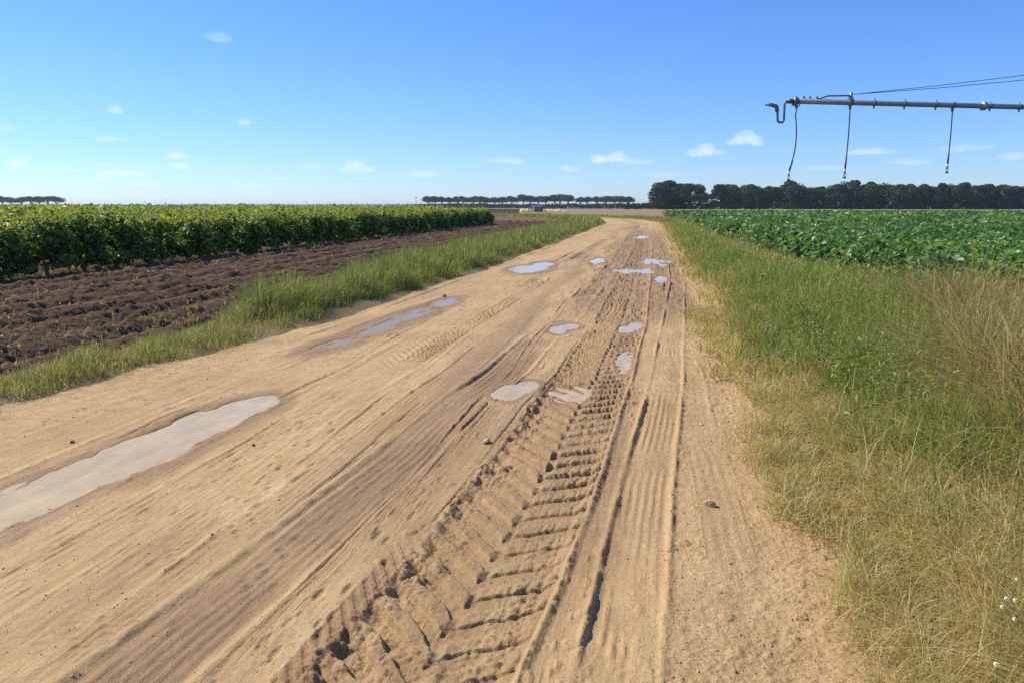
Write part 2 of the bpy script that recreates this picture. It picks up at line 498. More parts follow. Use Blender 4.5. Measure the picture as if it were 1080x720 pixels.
    wx = u + .06 * fbm(x * 7, y * 7, 3, 34)
    wy = y + .016 * fbm(x * 9, y * 9, 3, 35)
    tr = rut_tread(wx, wy)
    h = h * (1 - ins * .8) - .034 * ins * fade * (.75 + .25 * amp)
    h += np.where(u < .05, .033, .024) * tr * amp * ins * fade * (.75 + .5 * vnoise(x * 5, y * 5, 37))

    # soft dished floors between the bars, crumbs broken off the edges
    h += .0045 * fbm(x * 14, y * 14, 3, 36) * ins + .16 * lumps(x, y, .03, 48, .35) * ins
    crumb = sstep(-1.25, -1.0, u) * sstep(-.30, -.75, u)
    h += crumb * (.50 * lumps(x, y, .075, 38, .55, .18, .6) + .55 * lumps(x, y, .04, 39, .65, .15, .6) + .012 * fbm(x * 30, y * 30, 3, 59)) * fade * (.30 + .70 * sstep(.25, .55, vnoise(x * 4, y * 3, 40)))
    wet = np.maximum(wet, .62 * crumb * fade * sstep(.35, .65, vnoise(x * 4, y * 3, 40)))
    crumb_r = sstep(1.16, 1.05, u) * sstep(.80, .98, u)
    h += crumb_r * (.022 + .35 * lumps(x, y, .06, 41, .6)) * fade * (.4 + .6 * vnoise(y * 2.2, x, 42))
    fc = sstep(-.95, -.8, u) * sstep(.98, .85, u) * fade * sstep(.45, .7, vnoise(x * 2.6, y * 1.8, 58))
    h += fc * (.42 * lumps(x, y, .06, 56, .45, .15, .5) + .35 * lumps(x, y, .032, 57, .5))
    mess = sstep(9, 14, y) * sstep(60, 25, y) * sstep(-1.9, -1.2, x) * sstep(1.0, .7, x)
    h += mess * (.035 * fbm(x * 5, y * 1.6, 4, 43) + .35 * lumps(x, y, .14, 45, .55))
    wet = np.maximum(wet, ins * fade * np.clip(.33 + .45 * fbm(x * 3, y * 1.2, 3, 46) + .25 * (u > .3), 0, 1))
    wet = np.maximum(wet, mess * np.clip(.3 + .6 * fbm(x * 2, y * .7, 3, 47), 0, 1))
    wet = np.maximum(wet, .7 * sstep(9, 13, y) * sstep(-1.4, -1.1, x) * sstep(.9, .7, x) * sstep(70, 40, y))
    # ---- puddle hollows
    for blobs, zw, lab_ in (PUD if pud else []):
        film = 'shallow' in lab_
        s = pud_mask(x, y, blobs) + (.5 if 'long' in lab_ else .9) * fbm(x * 6.5, y * 1.7, 4, 90) + .28 * fbm(x * 16, y * 5, 3, 91)
        k = sstep(.05, .85, s)
        long_ = 'long' in lab_
        tgt = zw + (.012 if film else .006) - (.019 if film else .026 if long_ else .021) * sstep(.15, 1.0, s) + (.6 if film else .30 if long_ else .60) * (h - zw)
        rim = sstep(-2.2, .25, s)
        near_ = s > -.9
        h = np.where(near_, h * (1 - k) + tgt * k, h)
        h = np.where((s < .35) & near_, np.maximum(h, zw + .003), h)
        wet = np.maximum(wet, .85 * rim)
    # outer shoulders run up into the verges
    h += .05 * sstep(-4.3, -5.6, x) + .05 * sstep(.9, 1.7, x)
    h -= .10 * sstep(1.6, 2.1, x) + .20 * sstep(-5.2, -6.0, x)
    return h, np.clip(wet, 0, 1)


for k_, (blobs, zw, lab_) in enumerate(PUD):
    px_s = np.concatenate([R.uniform(b[0] - b[2], b[0] + b[2], 400) for b in blobs]); py_s = np.concatenate([R.uniform(b[1] - b[3], b[1] + b[3], 400) for b in blobs])
    hs_, _ = road_fields(px_s, py_s, False)
    PUD[k_] = (blobs, float(np.percentile(hs_, 12 if 'shallow' in lab_ else 40)), lab_)
xs = np.concatenate([np.arange(-6.2, -3.9, .02), np.arange(-3.9, -1.5, .0095), np.arange(-1.5, .32, .0056), np.arange(.32, 1.05, .0068), np.arange(1.05, 2.11, .03)])
ys = [-4.0]
while ys[-1] < 165:
    y = ys[-1]
    d = .25 if y < .8 else max(.0048, min(.16, .62 * (y * y + 2.56) / 1280))
    ys.append(y + d)
ys = np.array(ys)
XX, YY = np.meshgrid(xs, ys)
HH, WW = road_fields(XX, YY)
nx, ny = len(xs), len(ys)
i = np.arange((ny - 1) * nx).reshape(ny - 1, nx)[:, :-1].ravel()
F = np.stack([i, i + 1, i + nx + 1, i + nx], 1)
V = np.stack([(XX + curve(YY)).ravel(), YY.ravel(), HH.ravel()], 1)
o = mesh_np('dirt_road', V, F, M['road'], smooth=True, attrs={'wet': WW.ravel()})
tag(o, 'sandy dirt track with muddy tyre ruts running into the distance', kind='structure')


def road_z(x, y):
    h, _ = road_fields(np.array([float(x)]), np.array([float(y)])); return float(h[0])


for blobs, zw, lab in PUD:
    V = []; F = []
    x0 = min(b[0] - b[2] * 1.45 for b in blobs); x1 = max(b[0] + b[2] * 1.45 for b in blobs)
    y0 = min(b[1] - b[3] * 1.45 for b in blobs); y1 = max(b[1] + b[3] * 1.45 for b in blobs)
    gx = np.linspace(x0, x1, 40); gy = np.linspace(y0, y1, 90)
    X, Y = np.meshgrid(gx, gy); s = pud_mask(X, Y, blobs)
    nx = len(gx)
    idx = np.arange(X.size).reshape(X.shape)
    cells = np.stack([idx[:-1, :-1], idx[:-1, 1:], idx[1:, 1:], idx[1:, :-1]], -1).reshape(-1, 4)
    keep = s.ravel()[cells].max(1) > .05
    V = np.stack([X.ravel(), Y.ravel(), np.full(X.size, zw)], 1)
    o = mesh_np('puddle', V, cells[keep], M['film' if 'shallow' in lab else 'water'], smooth=True)
    tag(o, lab, kind='structure')


# ------------------------------------------------------------------ land around
def land_z(x, y):
    r = np.sqrt(x * x + y * y)
    inner = (sstep(-19, -17, x) * sstep(9, 7, x)) * sstep(-9, -6, y) * sstep(170, 150, y)
    return -.30 - .0 * r + .3 * sstep(150, 420, r) - .12 * inner


def spaced(a, b, n, p):
    t = np.linspace(-1, 1, n); return np.sign(t) * np.abs(t) ** p * b


gx = spaced(-1, 6000, 161, 3.0); gy = spaced(-1, 6000, 161, 3.0)
V, F, _, _ = grid(gx, gy, land_z)
tag(mesh_np('ground', V, F, M['land'], smooth=True), 'flat open farmland reaching the horizon', kind='structure')


def field_edge_left(y):            # line between left verge and ploughed strip
    return np.interp(y, [0, 6, 8, 11, 17, 31, 60, 130], [-5.85, -5.75, -5.7, -5.9, -6.35, -7.1, -7.9, -9.0])


# ploughed strip
def plough_z(x, y):
    c = curve(y)
    wob = .25 * fbm(x * .15, y * .12, 3, 101)
    fur = np.sin((x + wob) * 2 * math.pi / .92)
    h = .105 * fur * (.6 + .5 * vnoise(x * .9, y * .2, 114)) + .035 * fbm(x * 2.2, y * 1.1, 4, 103) + .55 * lumps(x, y, .15, 104, .4, .15, .55) + .8 * lumps(x, y, .075, 106, .6) + .5 * lumps(x, y, .32, 107, .10, .15, .4) - .055 * np.abs(fbm(x * 6, y * 4, 4, 108)) - .03 * np.abs(fbm(x * 15, y * 11, 3, 110))
    h += .03 * sstep(.2, .5, fbm(x * .4, y * .15, 2, 109))
    return h - .02 - .16 * sstep(-5.7, -5.2, x)


px = np.concatenate([np.arange(-20, -13.5, .07), np.arange(-13.5, -5.1, .028)])
py = [4.0]
while py[-1] < 175: py.append(py[-1] + max(.035, min(.4, .55 * (py[-1] ** 2 + 2.56) / 1280)))
V, F, _, _ = grid(px, np.array(py), plough_z, curve)
tag(mesh_np('ploughed_field', V, F, M['plough'], smooth=True), 'dark brown ploughed strip between the grass verge and the vineyard', kind='structure')


def vz(x, y): return .05 * fbm(x * 1.2, y * .8, 3, 111) - .06 + .4 * lumps(x, y, .4, 112, .4) - .15 * sstep(-21, -19.6, x)


V, F, _, _ = grid(np.arange(-130, -19.4, .6), np.arange(-2, 150, .6), vz)
tag(mesh_np('vineyard_soil', V, F, M['vsoil'], smooth=True), 'dark earth under the rows of vines', kind='structure')


def verge_r_z(x, y):
    return .09 + .10 * sstep(1.0, 2.6, x) - .06 * sstep(3.8, 5, x) + .03 * fbm(x * 1.5, y * 1.5, 3, 121) - .16 * sstep(1.35, 1.0, x)


def verge_l_z(x, y):
    e = field_edge_left(y)
    o_ = outer_left(y)
    return -.10 + .17 * sstep(o_ + .45, o_ - .45, x) + .03 * fbm(x * 1.5, y * 1.5, 3, 122) - .42 * sstep(e + .35, e - .5, x)


def outer_left(y): return np.interp(y, [3, 5, 7, 10, 18, 30, 60], [-5.0, -4.85, -4.6, -4.4, -4.12, -4.0, -4.0])


V, F, _, _ = grid(np.arange(1.0, 6.6, .1), np.concatenate([np.arange(-3, 40, .15), np.arange(40, 175, .6)]), verge_r_z, curve)
tag(mesh_np('grass_bank', V, F, M['verge'], smooth=True), 'low earth bank under the right verge', kind='structure')
V, F, _, _ = grid(np.arange(-9.6, -3.3, .1), np.concatenate([np.arange(-3, 40, .15), np.arange(40, 175, .6)]), verge_l_z, curve)
tag(mesh_np('grass_bank', V, F, M['verge'], smooth=True), 'low earth bank under the left verge', kind='structure')

# crop soil, dry strip beyond, golden stubble far left
CROP_END = 185


def crop_edge(y): return np.interp(y, [0, 10, 18, 26, 60, 200], [5.4, 4.9, 3.5, 3.05, 2.9, 2.6])




def crop_soil(x, y): return .06 - .12 * sstep(3.6, 3.0, x) + .04 * fbm(x * .6, y * .6, 3, 131) + 0 * x


V, F, _, _ = grid(np.concatenate([np.arange(2.8, 20, .4), np.arange(20, 260, 3)]), np.concatenate([np.arange(-3, 40, .5), np.arange(40, CROP_END, 2.5)]), crop_soil)
tag(mesh_np('crop_soil', V, F, M['vsoil'], smooth=True), 'bare earth under the leafy crop', kind='structure')
V, F, _, _ = grid(np.arange(-60, 420, 12.0), np.arange(84, 330, 6.0), lambda x, y: .02 - .20 * sstep(178, 150, y) - .3 * sstep(-18, -22, x) * sstep(160, 140, y) + .012 * np.maximum(0, y - 200) * .3 + .1 * fbm(x * .02, y * .03, 3, 141))
tag(mesh_np('dry_field', V, F, M['dry'], smooth=True), 'pale dry field between the crop and the pine wood', kind='structure')
V, F, _, _ = grid(np.arange(-900, -60, 25.0), np.arange(210, 900, 25.0), lambda x, y: .25 + .4 * fbm(x * .004, y * .004, 3, 151))
tag(mesh_np('stubble_field', V, F, M['gold'], smooth=True), 'golden grain field far behind the vineyard', kind='structure')


# ------------------------------------------------------------------ grass blades
def blades(P, hgt, wid, lean, yaw, colr, segs=3, droop=.35):
    n = len(P)
    d = np.stack([np.cos(yaw), np.sin(yaw), 0 * yaw], 1)
    tw = yaw + math.pi / 2 + R.uniform(-.9, .9, n)
    s = np.stack([np.cos(tw), np.sin(tw), 0 * tw], 1)
    V = np.empty((n, segs + 1, 2, 3), np.float32)
    for k in range(segs + 1):
        t = k / segs
        c = P + d * (lean * hgt * (.35 * t + .65 * t ** 2.2))[:, None]
        c[:, 2] += hgt * (t - droop * lean * t ** 2.5)
        w = wid * (.75 + .5 * t if t < .4 else (1 - t) / .6 * .95 + .06)
        V[:, k, 0] = c - s * w[:, None] * .5
        V[:, k, 1] = c + s * w[:, None] * .5
    b = np.arange(n)[:, None] * (segs + 1) * 2
    F = np.stack([np.stack([b[:, 0] + 2 * k, b[:, 0] + 2 * k + 1, b[:, 0] + 2 * k + 3, b[:, 0] + 2 * k + 2], 1) for k in range(segs)], 1).reshape(-1, 4)
    C = np.repeat(colr[:, None, :], (segs + 1) * 2, 1).reshape(-1, 3)
    return V.reshape(-1, 3), F, C


STRAW = np.array([.54, .425, .175]); PSTRAW = np.array([.66, .57, .33]); BROWN = np.array([.31, .205, .10])
GREEN = np.array([.150, .240, .044]); LGREEN = np.array([.30, .385, .080]); DGREEN = np.array([.065, .115, .026]); GREY = np.array([.21, .25, .11])


def pick(n, weights, table):
    """weights (n,k) -> rows of the colour table with jitter"""
    w = np.cumsum(weights / weights.sum(1, keepdims=True), 1)
    r = R.random(n)[:, None]
    k = (r > w).sum(1).clip(0, len(table) - 1)
    c = np.array(table)[k] * R.uniform(.72, 1.25, (n, 1)) * R.uniform(.92, 1.08, (n, 3))
    return c, k


def leaves(P, nrm, size, colr, aspect=.8, fold=.25, updir=None):
    """folded six-sided leaves (two quads)"""
    n = len(P)
    nrm = nrm / np.linalg.norm(nrm, axis=1, keepdims=True)
    t = R.normal(0, 1, (n, 3)) if updir is None else updir + R.normal(0, .35, (n, 3))
    t = t - nrm * (t * nrm).sum(1, keepdims=True); t /= np.linalg.norm(t, axis=1, keepdims=True) + 1e-9
    s = np.cross(nrm, t)
    shp = [(0, 0, 0), (-.5 * aspect, .30, fold), (-.36 * aspect, .78, fold * .7), (0, 1, -.08), (.36 * aspect, .78, fold * .7), (.5 * aspect, .30, fold)]
    V = np.empty((n, 6, 3), np.float32)
    for k, (a, b, c) in enumerate(shp):
        V[:, k] = P + (s * a + t * (b - .4) + nrm * (c * .6)) * size[:, None]
    b = np.arange(n) * 6
    F = np.concatenate([np.stack([b, b + 1, b + 2, b + 3], 1), np.stack([b, b + 3, b + 4, b + 5], 1)])
    return V.reshape(-1, 3), F, np.repeat(colr, 6, 0)


class Cloud:
    def __init__(s): s.V = []; s.F = []; s.C = []; s.n = 0

    def add(s, V, F, C):
        s.V.append(V); s.F.append(F + s.n); s.C.append(C); s.n += len(V)

    def build(s, name, mat, parent=None):
        return mesh_np(name, np.concatenate(s.V), np.concatenate(s.F), mat, parent, np.concatenate(s.C))


def right_grass():
    cl = Cloud()
    bands = [(1.2, 3.2, 11000, .0030, 4), (3.2, 6.5, 6000, .0040, 4), (6.5, 12, 2600, .0065, 3), (12, 24, 1100, .011, 3), (24, 50, 380, .020, 2), (50, 100, 130, .036, 2), (100, 165, 45, .06, 2)]
    for (a, b, dens, w, seg) in bands:
        x1 = 4.9
        n = int((b - a) * (x1 - .6) * dens)
        x = R.uniform(.6, x1, n); y = R.uniform(a, b, n)
        # density: thin at the edge of the track, clumped
        edge = .80 + .22 * fbm(x * 0, y * .8, 3, 201) + .12 * fbm(x * 3, y * 3, 2, 202) + .0 * y
        dd = x - edge
        clump = .35 + .85 * sstep(-.45, .35, fbm(x * 2.6, y * 2.6, 3, 203))
        p = np.where(dd < 0, .02 * np.exp(dd / .12), sstep(0, .5, dd) * .85 + .15) * clump
        ce = crop_edge(y); p *= sstep(ce + .3, ce - .35, x + .3 * fbm(x * .8, y * .8, 2, 204))
        k = R.random(n) < p
        x, y, dd = x[k], y[k], dd[k]; n = len(x)
        z = verge_r_z(x, y)
        z = np.where(x < 1.05, .03, z)
        n1 = fbm(x * .55, y * .45, 3, 211); n2 = fbm(x * 1.6, y * 1.3, 3, 212); n3 = fbm(x * .35 + 9, y * .25, 2, 213)
        n5 = fbm(x * 3.2, y * 2.6, 3, 214)
        green = sstep(3.2 - .9 * n2, 5.0 - .9 * n2, y + .8 * n5) * sstep(.2, .9, dd + .4 * n5) * (.85 + .7 * n1 + .5 * n5)
        green = np.maximum(green, .32 * sstep(.3, 1.2, dd) * (.5 + 1.3 * sstep(-.1, .4, n2)))
        x0_ = 1.75 + .25 * (y - 4.3) + .35 * n2
        dryc = sstep(x0_ - .1, x0_ + .35, x) * sstep(4.0, 4.8, y) * sstep(12, 10, y)
        rim_ = sstep(.75, .2, crop_edge(y) - x) * sstep(8, 10, y) * sstep(30, 20, y)
        brown = 1.15 * dryc * (.85 + .4 * n2) + .55 * rim_ + .3 * sstep(.1, .5, n3) * sstep(8, 14, y)
        brown = np.clip(brown * (.55 + 1.1 * sstep(-.2, .3, n5)), 0, 1.1)
        gone = np.clip(1 - brown, .06, 1)
        straw = np.clip(1.1 - green * 1.0, .13, 1.2) + .5 * sstep(.5, .1, dd)
        grey = sstep(2.1, 2.6, x) * sstep(3.0, 4.2, y) * sstep(6.5, 5, y)
        W = np.stack([straw * .75 * gone + .85 * brown, straw * .30 + .9 * grey + .22 * brown, brown * .95 + .14, green * .95 * gone * (1 - .6 * grey), green * 1.25 * gone * (1 - .6 * grey) * (.5 + sstep(-.2, .4, n2)), .22 * green + .06, .12 * green + .03], 1) + 1e-4
        c, kk = pick(n, W, [STRAW, PSTRAW, BROWN, GREEN, LGREEN, DGREEN, GREY])
        tall = .13 + .28 * sstep(.1, 1.3, dd) + .13 * n1 + .14 * n2 + .12 * n5 + .12 * sstep(4.5, 6, y) * sstep(13, 9, y) * (n5 + n2).clip(-.3) + .22 * dryc * (.7 + n5) + .10 * np.clip(brown, 0, 1) - .14 * sstep(8, 20, y) * sstep(1.2, 2.0, dd)
        hgt = np.clip(tall, .05, 1) * R.uniform(.45, 1.25, n)
        hgt = np.where(dd < .12, R.uniform(.04, .16, n), hgt)
        lean = np.abs(R.normal(.5, .42, n)); lean = np.where(kk <= 2, lean + R.uniform(0, .6, n), lean).clip(.02, 1.7)
        yaw = R.uniform(0, 2 * math.pi, n); yaw = np.where(R.random(n) < .25, R.normal(math.radians(200), .8, n), yaw)
        ww = w * R.uniform(.6, 1.5, n)
        cl.add(*blades(np.stack([x + curve(y), y, z], 1), hgt, ww, lean, yaw, c, seg))
    for (a, b, n, w) in ((1.2, 3.2, 26000, .0024), (3.2, 6.5, 30000, .0034), (6.5, 12, 16000, .006)):
        y = R.uniform(a, b, n); x = .66 + .25 * fbm(y * 0, y * .8, 3, 201) + .25 * fbm(y * 2.1, y * 0, 2, 205) + np.abs(R.normal(0, 1, n)) * .85; z = np.where(x < 1.05, .03, verge_r_z(x, y))
        ok = (x < 4.4) & (R.random(n) < .25 * 0 + sstep(.0, .6, x - .55 + .7 * fbm(x * 3.5, y * 3.5, 3, 207))); x, y, z = x[ok], y[ok], z[ok]; m_ = len(x)
        c, _ = pick(m_, np.tile([.55, .25, .15, .10, .15], (m_, 1)), [STRAW, PSTRAW, BROWN, GREEN, LGREEN])
        cl.add(*blades(np.stack([x, y, z], 1), R.uniform(.05, .20, m_), w * R.uniform(.7, 1.5, m_), np.abs(R.normal(1.0, .5, m_)).clip(.1, 2), R.uniform(0, 6.28, m_), c, 3))
    # long bleached stems lying criss-cross
    for (a, b, n, w) in ((1.6, 4, 170, .0022), (4, 9, 260, .0034)):
        y = R.uniform(a, b, n); x = R.uniform(1.0, 3.6, n); z = verge_r_z(x, y) + R.uniform(.02, .2, n)
        cl.add(*blades(np.stack([x, y, z], 1), R.uniform(.15, .36, n), np.full(n, w), R.uniform(.9, 2.2, n), R.uniform(0, 6.28, n), PSTRAW * R.uniform(.8, 1.15, (n, 1)), 4, .25))
    # seed heads on taller stalks
    for (a, b, n, w) in ((1.6, 5, 350, .0018), (5, 11, 600, .0026), (11, 26, 700, .005), (26, 60, 350, .012)):
        y = R.uniform(a, b, n); x = 1.3 + (crop_edge(y) - .2 - 1.3) * R.random(n); z = verge_r_z(x, y)
        hgt = R.uniform(.35, .75, n) * np.where(x < 2, .75, 1) * np.where(y > 14, .8, 1); lean = np.abs(R.normal(.3, .25, n)); yaw = R.normal(math.radians(170), 1.4, n)
        c = np.where((R.random(n) < .65)[:, None], STRAW, BROWN * 1.35) * R.uniform(.8, 1.25, (n, 1))
        P = np.stack([x, y, z], 1)
        cl.add(*blades(P, hgt, np.full(n, w), lean, yaw, c, 4))
        d = np.stack([np.cos(yaw), np.sin(yaw), 0 * yaw], 1)
        tip = P + d * (lean * hgt)[:, None]; tip[:, 2] += hgt * (1 - .35 * lean)
        for q in range(4):
            off = R.normal(0, .014, (n, 3)) + np.array([0, 0, -.03 * q])
            cl.add(*blades(tip + off - np.array([0, 0, .02]), R.uniform(.025, .055, n), np.full(n, w * 2.6), R.uniform(.3, 1.2, n), yaw + R.normal(0, .8, n), c * 1.12, 2))
    # broad-leaved weeds mixed into the grass
    n = 26000
    x = R.uniform(1.2, 4.2, n); y = 3.6 + 20 * R.random(n) ** 1.5; q = sstep(.22, .42, fbm(x * 1.1 + 4, y * .8, 3, 218))
    ok = (R.random(n) < q * .9) & (x < crop_edge(y) - .1); x, y = x[ok], y[ok]; n = len(x)
    z = verge_r_z(x, y) + R.uniform(.06, .46, n)
    c = np.where((R.random(n) < .35)[:, None], GREY * .9, np.where((R.random(n) < .5)[:, None], GREEN, LGREEN)) * R.uniform(.75, 1.25, (n, 1))
    cl.add(*leaves(np.stack([x, y, z], 1), R.normal(0, .6, (n, 3)) + np.array([0, 0, .8]), R.uniform(.025, .065, n), c, .38, .2))
    return cl.build('verge_grass', M['grass'])


tag(right_grass(), 'green and straw-dry wild grass along the right side of the track', kind='stuff')


def left_grass():
    cl = Cloud()
    bands = [(3.4, 9, 9500, .0030, 3), (9, 16, 5500, .0048, 3), (16, 30, 2200, .0085, 3), (30, 55, 520, .019, 2), (55, 100, 120, .05, 2), (100, 165, 45, .07, 2)]
    for (a, b, dens, w, seg) in bands:
        n = int((b - a) * 5.6 * dens)
        x = R.uniform(-9.9, -4.0, n); y = R.uniform(a, b, n)
        e0 = np.interp(y, [3, 5, 7, 10, 18, 30, 60], [-5.0, -4.85, -4.6, -4.4, -4.12, -4.0, -4.0]) + .22 * fbm(x * 0, y * .7, 3, 221) - .12
        e1 = field_edge_left(y) - .35 * fbm(x * 0 + 5, y * .5, 3, 222)
        m = sstep(e0 + .04, e0 - .25, x) * sstep(e1 - .35, e1 + .3, x)
        m = m * (.12 + 1.0 * sstep(-.4, .25, fbm(x * 2.2, y * 2.2, 3, 223)))
        m = np.maximum(m, .012 * (x < e0 + .35) * (x > e1 - 1.5))
        k = R.random(n) < m
        x, y, e0, e1 = x[k], y[k], e0[k], e1[k]; n = len(x)
        z = verge_l_z(x, y)
        n1 = fbm(x * .5, y * .35, 3, 231); n2 = fbm(x * 1.5, y * 1.2, 3, 232)
        lush = sstep(7.5, 11, y + 2.2 * n1)
        W = np.stack([.50 - .22 * lush + .3 * n2.clip(0), .20 * (1 - lush) + .05, .22 - .08 * lush, .55 + .30 * lush, .28 + .14 * lush * (n2 > 0), .30 + .25 * lush, .30 + .2 * (n2 < 0)], 1).clip(.01)
        c, kk = pick(n, W, [STRAW * .9, PSTRAW, BROWN, GREEN, LGREEN, DGREEN, GREY])
        mid = sstep(0, .6, e0 - x) * sstep(0, .5, x - e1)
        n4 = fbm(x * 2.4, y * 2.0, 3, 234)
        hgt = (.10 + (.10 + .27 * lush) * mid * (.75 + .9 * n4) + .06 * n1).clip(.05) * R.uniform(.45, 1.4, n)
        lean = np.abs(R.normal(.5, .38, n)).clip(.02, 1.5); yaw = R.uniform(0, 2 * math.pi, n)
        cl.add(*blades(np.stack([x + curve(y), y, z], 1), hgt, w * R.uniform(.6, 1.5, n), lean, yaw, c, seg))
    # pale feathery heads
    for (a, b, n, w) in ((4, 12, 420, .0038), (12, 30, 500, .008), (30, 70, 300, .018)):
        y = R.uniform(a, b, n); e1 = field_edge_left(y); x = e1 + (-4.4 - e1) * R.random(n); z = verge_l_z(x, y)
        hgt = R.uniform(.22, .5, n); yaw = R.uniform(0, 6.28, n); lean = np.abs(R.normal(.25, .2, n))
        c = np.where((R.random(n) < .5)[:, None], STRAW * .8, GREY * 1.3) * R.uniform(.6, 1.1, (n, 1))
        P = np.stack([x, y, z], 1)
        cl.add(*blades(P, hgt, np.full(n, w * .6), lean, yaw, c, 3))
        d = np.stack([np.cos(yaw), np.sin(yaw), 0 * yaw], 1)
        tip = P + d * (lean * hgt)[:, None]; tip[:, 2] += hgt * (1 - .35 * lean) - .02
        for q in range(3):
            cl.add(*blades(tip + R.normal(0, .015, (n, 3)), R.uniform(.03, .06, n), np.full(n, w * 1.7), R.uniform(.3, 1.2, n), yaw + R.normal(0, 1, n), c, 2))
    return cl.build('verge_grass', M['grass'])


tag(left_grass(), 'tufted green grass strip along the left side of the track', kind='stuff')


def weeds():
    cl = Cloud()
    n = 9000
    y = 8 + 60 * R.random(n) ** 1.6; x = R.uniform(-15.5, -6.8, n)
    m = sstep(.28, .5, fbm(x * .9, y * .5, 3, 241)) * (.15 + 1.5 * sstep(-12.2, -13.3, x)) + .02
    k = R.random(n) < m; x, y = x[k], y[k]; n = len(x)
    c, _ = pick(n, np.tile([.25, .1, .3, .3, .25], (n, 1)), [STRAW * .7, BROWN, GREEN, LGREEN, GREY])
    cl.add(*blades(np.stack([x, y, plough_z(x, y)], 1), R.uniform(.06, .28, n) * (1 + .7 * (x < -12.8)), .010 + .0006 * y, np.abs(R.normal(.5, .3, n)), R.uniform(0, 6.28, n), c, 2))
    return cl.build('field_weeds', M['grass'])


def litter():
    cl = Cloud(); n = 5200
    y = 5 + 55 * R.random(n) ** 1.5; x = R.uniform(-14, -6, n)
    c, _ = pick(n, np.tile([.5, .3, .4], (n, 1)), [STRAW * .8, PSTRAW * .8, BROWN])
    cl.add(*blades(np.stack([x, y, plough_z(x, y) + .012], 1), R.uniform(.03, .10, n), .008 + .0007 * y, np.full(n, 2.2), R.uniform(0, 6.28, n), c, 2, .42))
    return cl.build('straw_litter', M['grass'])


tag(litter(), 'bits of dry straw lying on the ploughed strip', kind='stuff')
tag(weeds(), 'scattered weeds sprouting on the ploughed strip', kind='stuff')


# ------------------------------------------------------------------ leaves
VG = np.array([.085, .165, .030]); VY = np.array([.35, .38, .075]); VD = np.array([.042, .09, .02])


def vine_foliage(rs, n, L=.72, H=1.5):
    """leaf cloud of one vine: bushy oval hanging round the wire, loose shoots on top"""
    P = []; Nn = []; C = []; S = []
    lob = [(float(np.clip(rs.normal(0, L * .34), -L * .8, L * .8)), rs.uniform(-.3, .3), rs.uniform(.62, 1.25), rs.uniform(.26, .44)) for _ in range(8)]
    lob += [(rs.uniform(-L, L), rs.uniform(-.35, .35), rs.uniform(.12, .75), rs.uniform(.14, .30)) for _ in range(9)]
    for _ in range(n):
        lx, ly, lz, r = lob[rs.integers(len(lob))]
        d = rs.normal(0, 1, 3); d /= np.linalg.norm(d)
        rr = r * (rs.random() ** .35)
        p = np.array([lx, ly, lz]) + d * rr * np.array([1, .9, 1.0])
        if p[2] < .10: continue
        P.append(p); Nn.append(d + rs.normal(0, .5, 3) + np.array([0, 0, .35]))
        yy = np.clip((p[2] - 1.02) / .34, 0, 1) * .9 + .25 * rs.random() ** 2  # yellower with height: young growth plus sunlight through the tops painted in
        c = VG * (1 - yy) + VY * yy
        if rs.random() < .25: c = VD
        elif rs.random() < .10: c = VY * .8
        C.append(c * rs.uniform(.75, 1.25)); S.append(rs.uniform(.09, .15))
    # upright shoots with small young leaves
    for _ in range(13):
        x = rs.uniform(-L, L); y = rs.uniform(-.25, .25); h = rs.uniform(.10, .34) if rs.random() < .72 else rs.uniform(.35, .65); lx, ly = rs.normal(0, .12, 2)
        z0 = 1.28
        for t in np.linspace(0, 1, 9):
            P.append(np.array([x + lx * t, y + ly * t, z0 + h * t * .8]) + rs.normal(0, .035, 3))
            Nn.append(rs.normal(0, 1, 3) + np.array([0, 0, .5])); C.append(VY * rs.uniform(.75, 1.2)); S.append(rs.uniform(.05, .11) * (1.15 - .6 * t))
    return np.array(P), np.array(Nn), np.array(S), np.array(C)


def make_vine(seed):
    rs = np.random.default_rng(seed)
    root = empty('grapevine', (0, 0, 0))
    mb = MB()
    bx, by = rs.normal(0, .06, 2)
    mb.tube([(0, 0, -.1), (bx * .4, by * .5, .2), (bx, by, .45), (bx * .6, by, .75)], [.045, .038, .034, .03], 7)
    for s in (-1, 1):
        mb.tube([(bx * .6, by, .72), (s * .3, by * .5, .86), (s * .62, 0, .9 + rs.normal(0, .04))], [.026, .02, .014], 6)
        for q in range(3):
            x = s * (.12 + .2 * q); mb.tube([(x, 0, .84), (x + rs.normal(0, .08), rs.normal(0, .15), 1.15), (x + rs.normal(0, .12), rs.normal(0, .18), 1.5)], [.009, .007, .004], 5)
    kid(root, mb.build('trunk', M['vinewood'], root, True))
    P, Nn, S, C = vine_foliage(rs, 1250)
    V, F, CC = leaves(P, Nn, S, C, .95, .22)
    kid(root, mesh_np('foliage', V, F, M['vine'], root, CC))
    return root


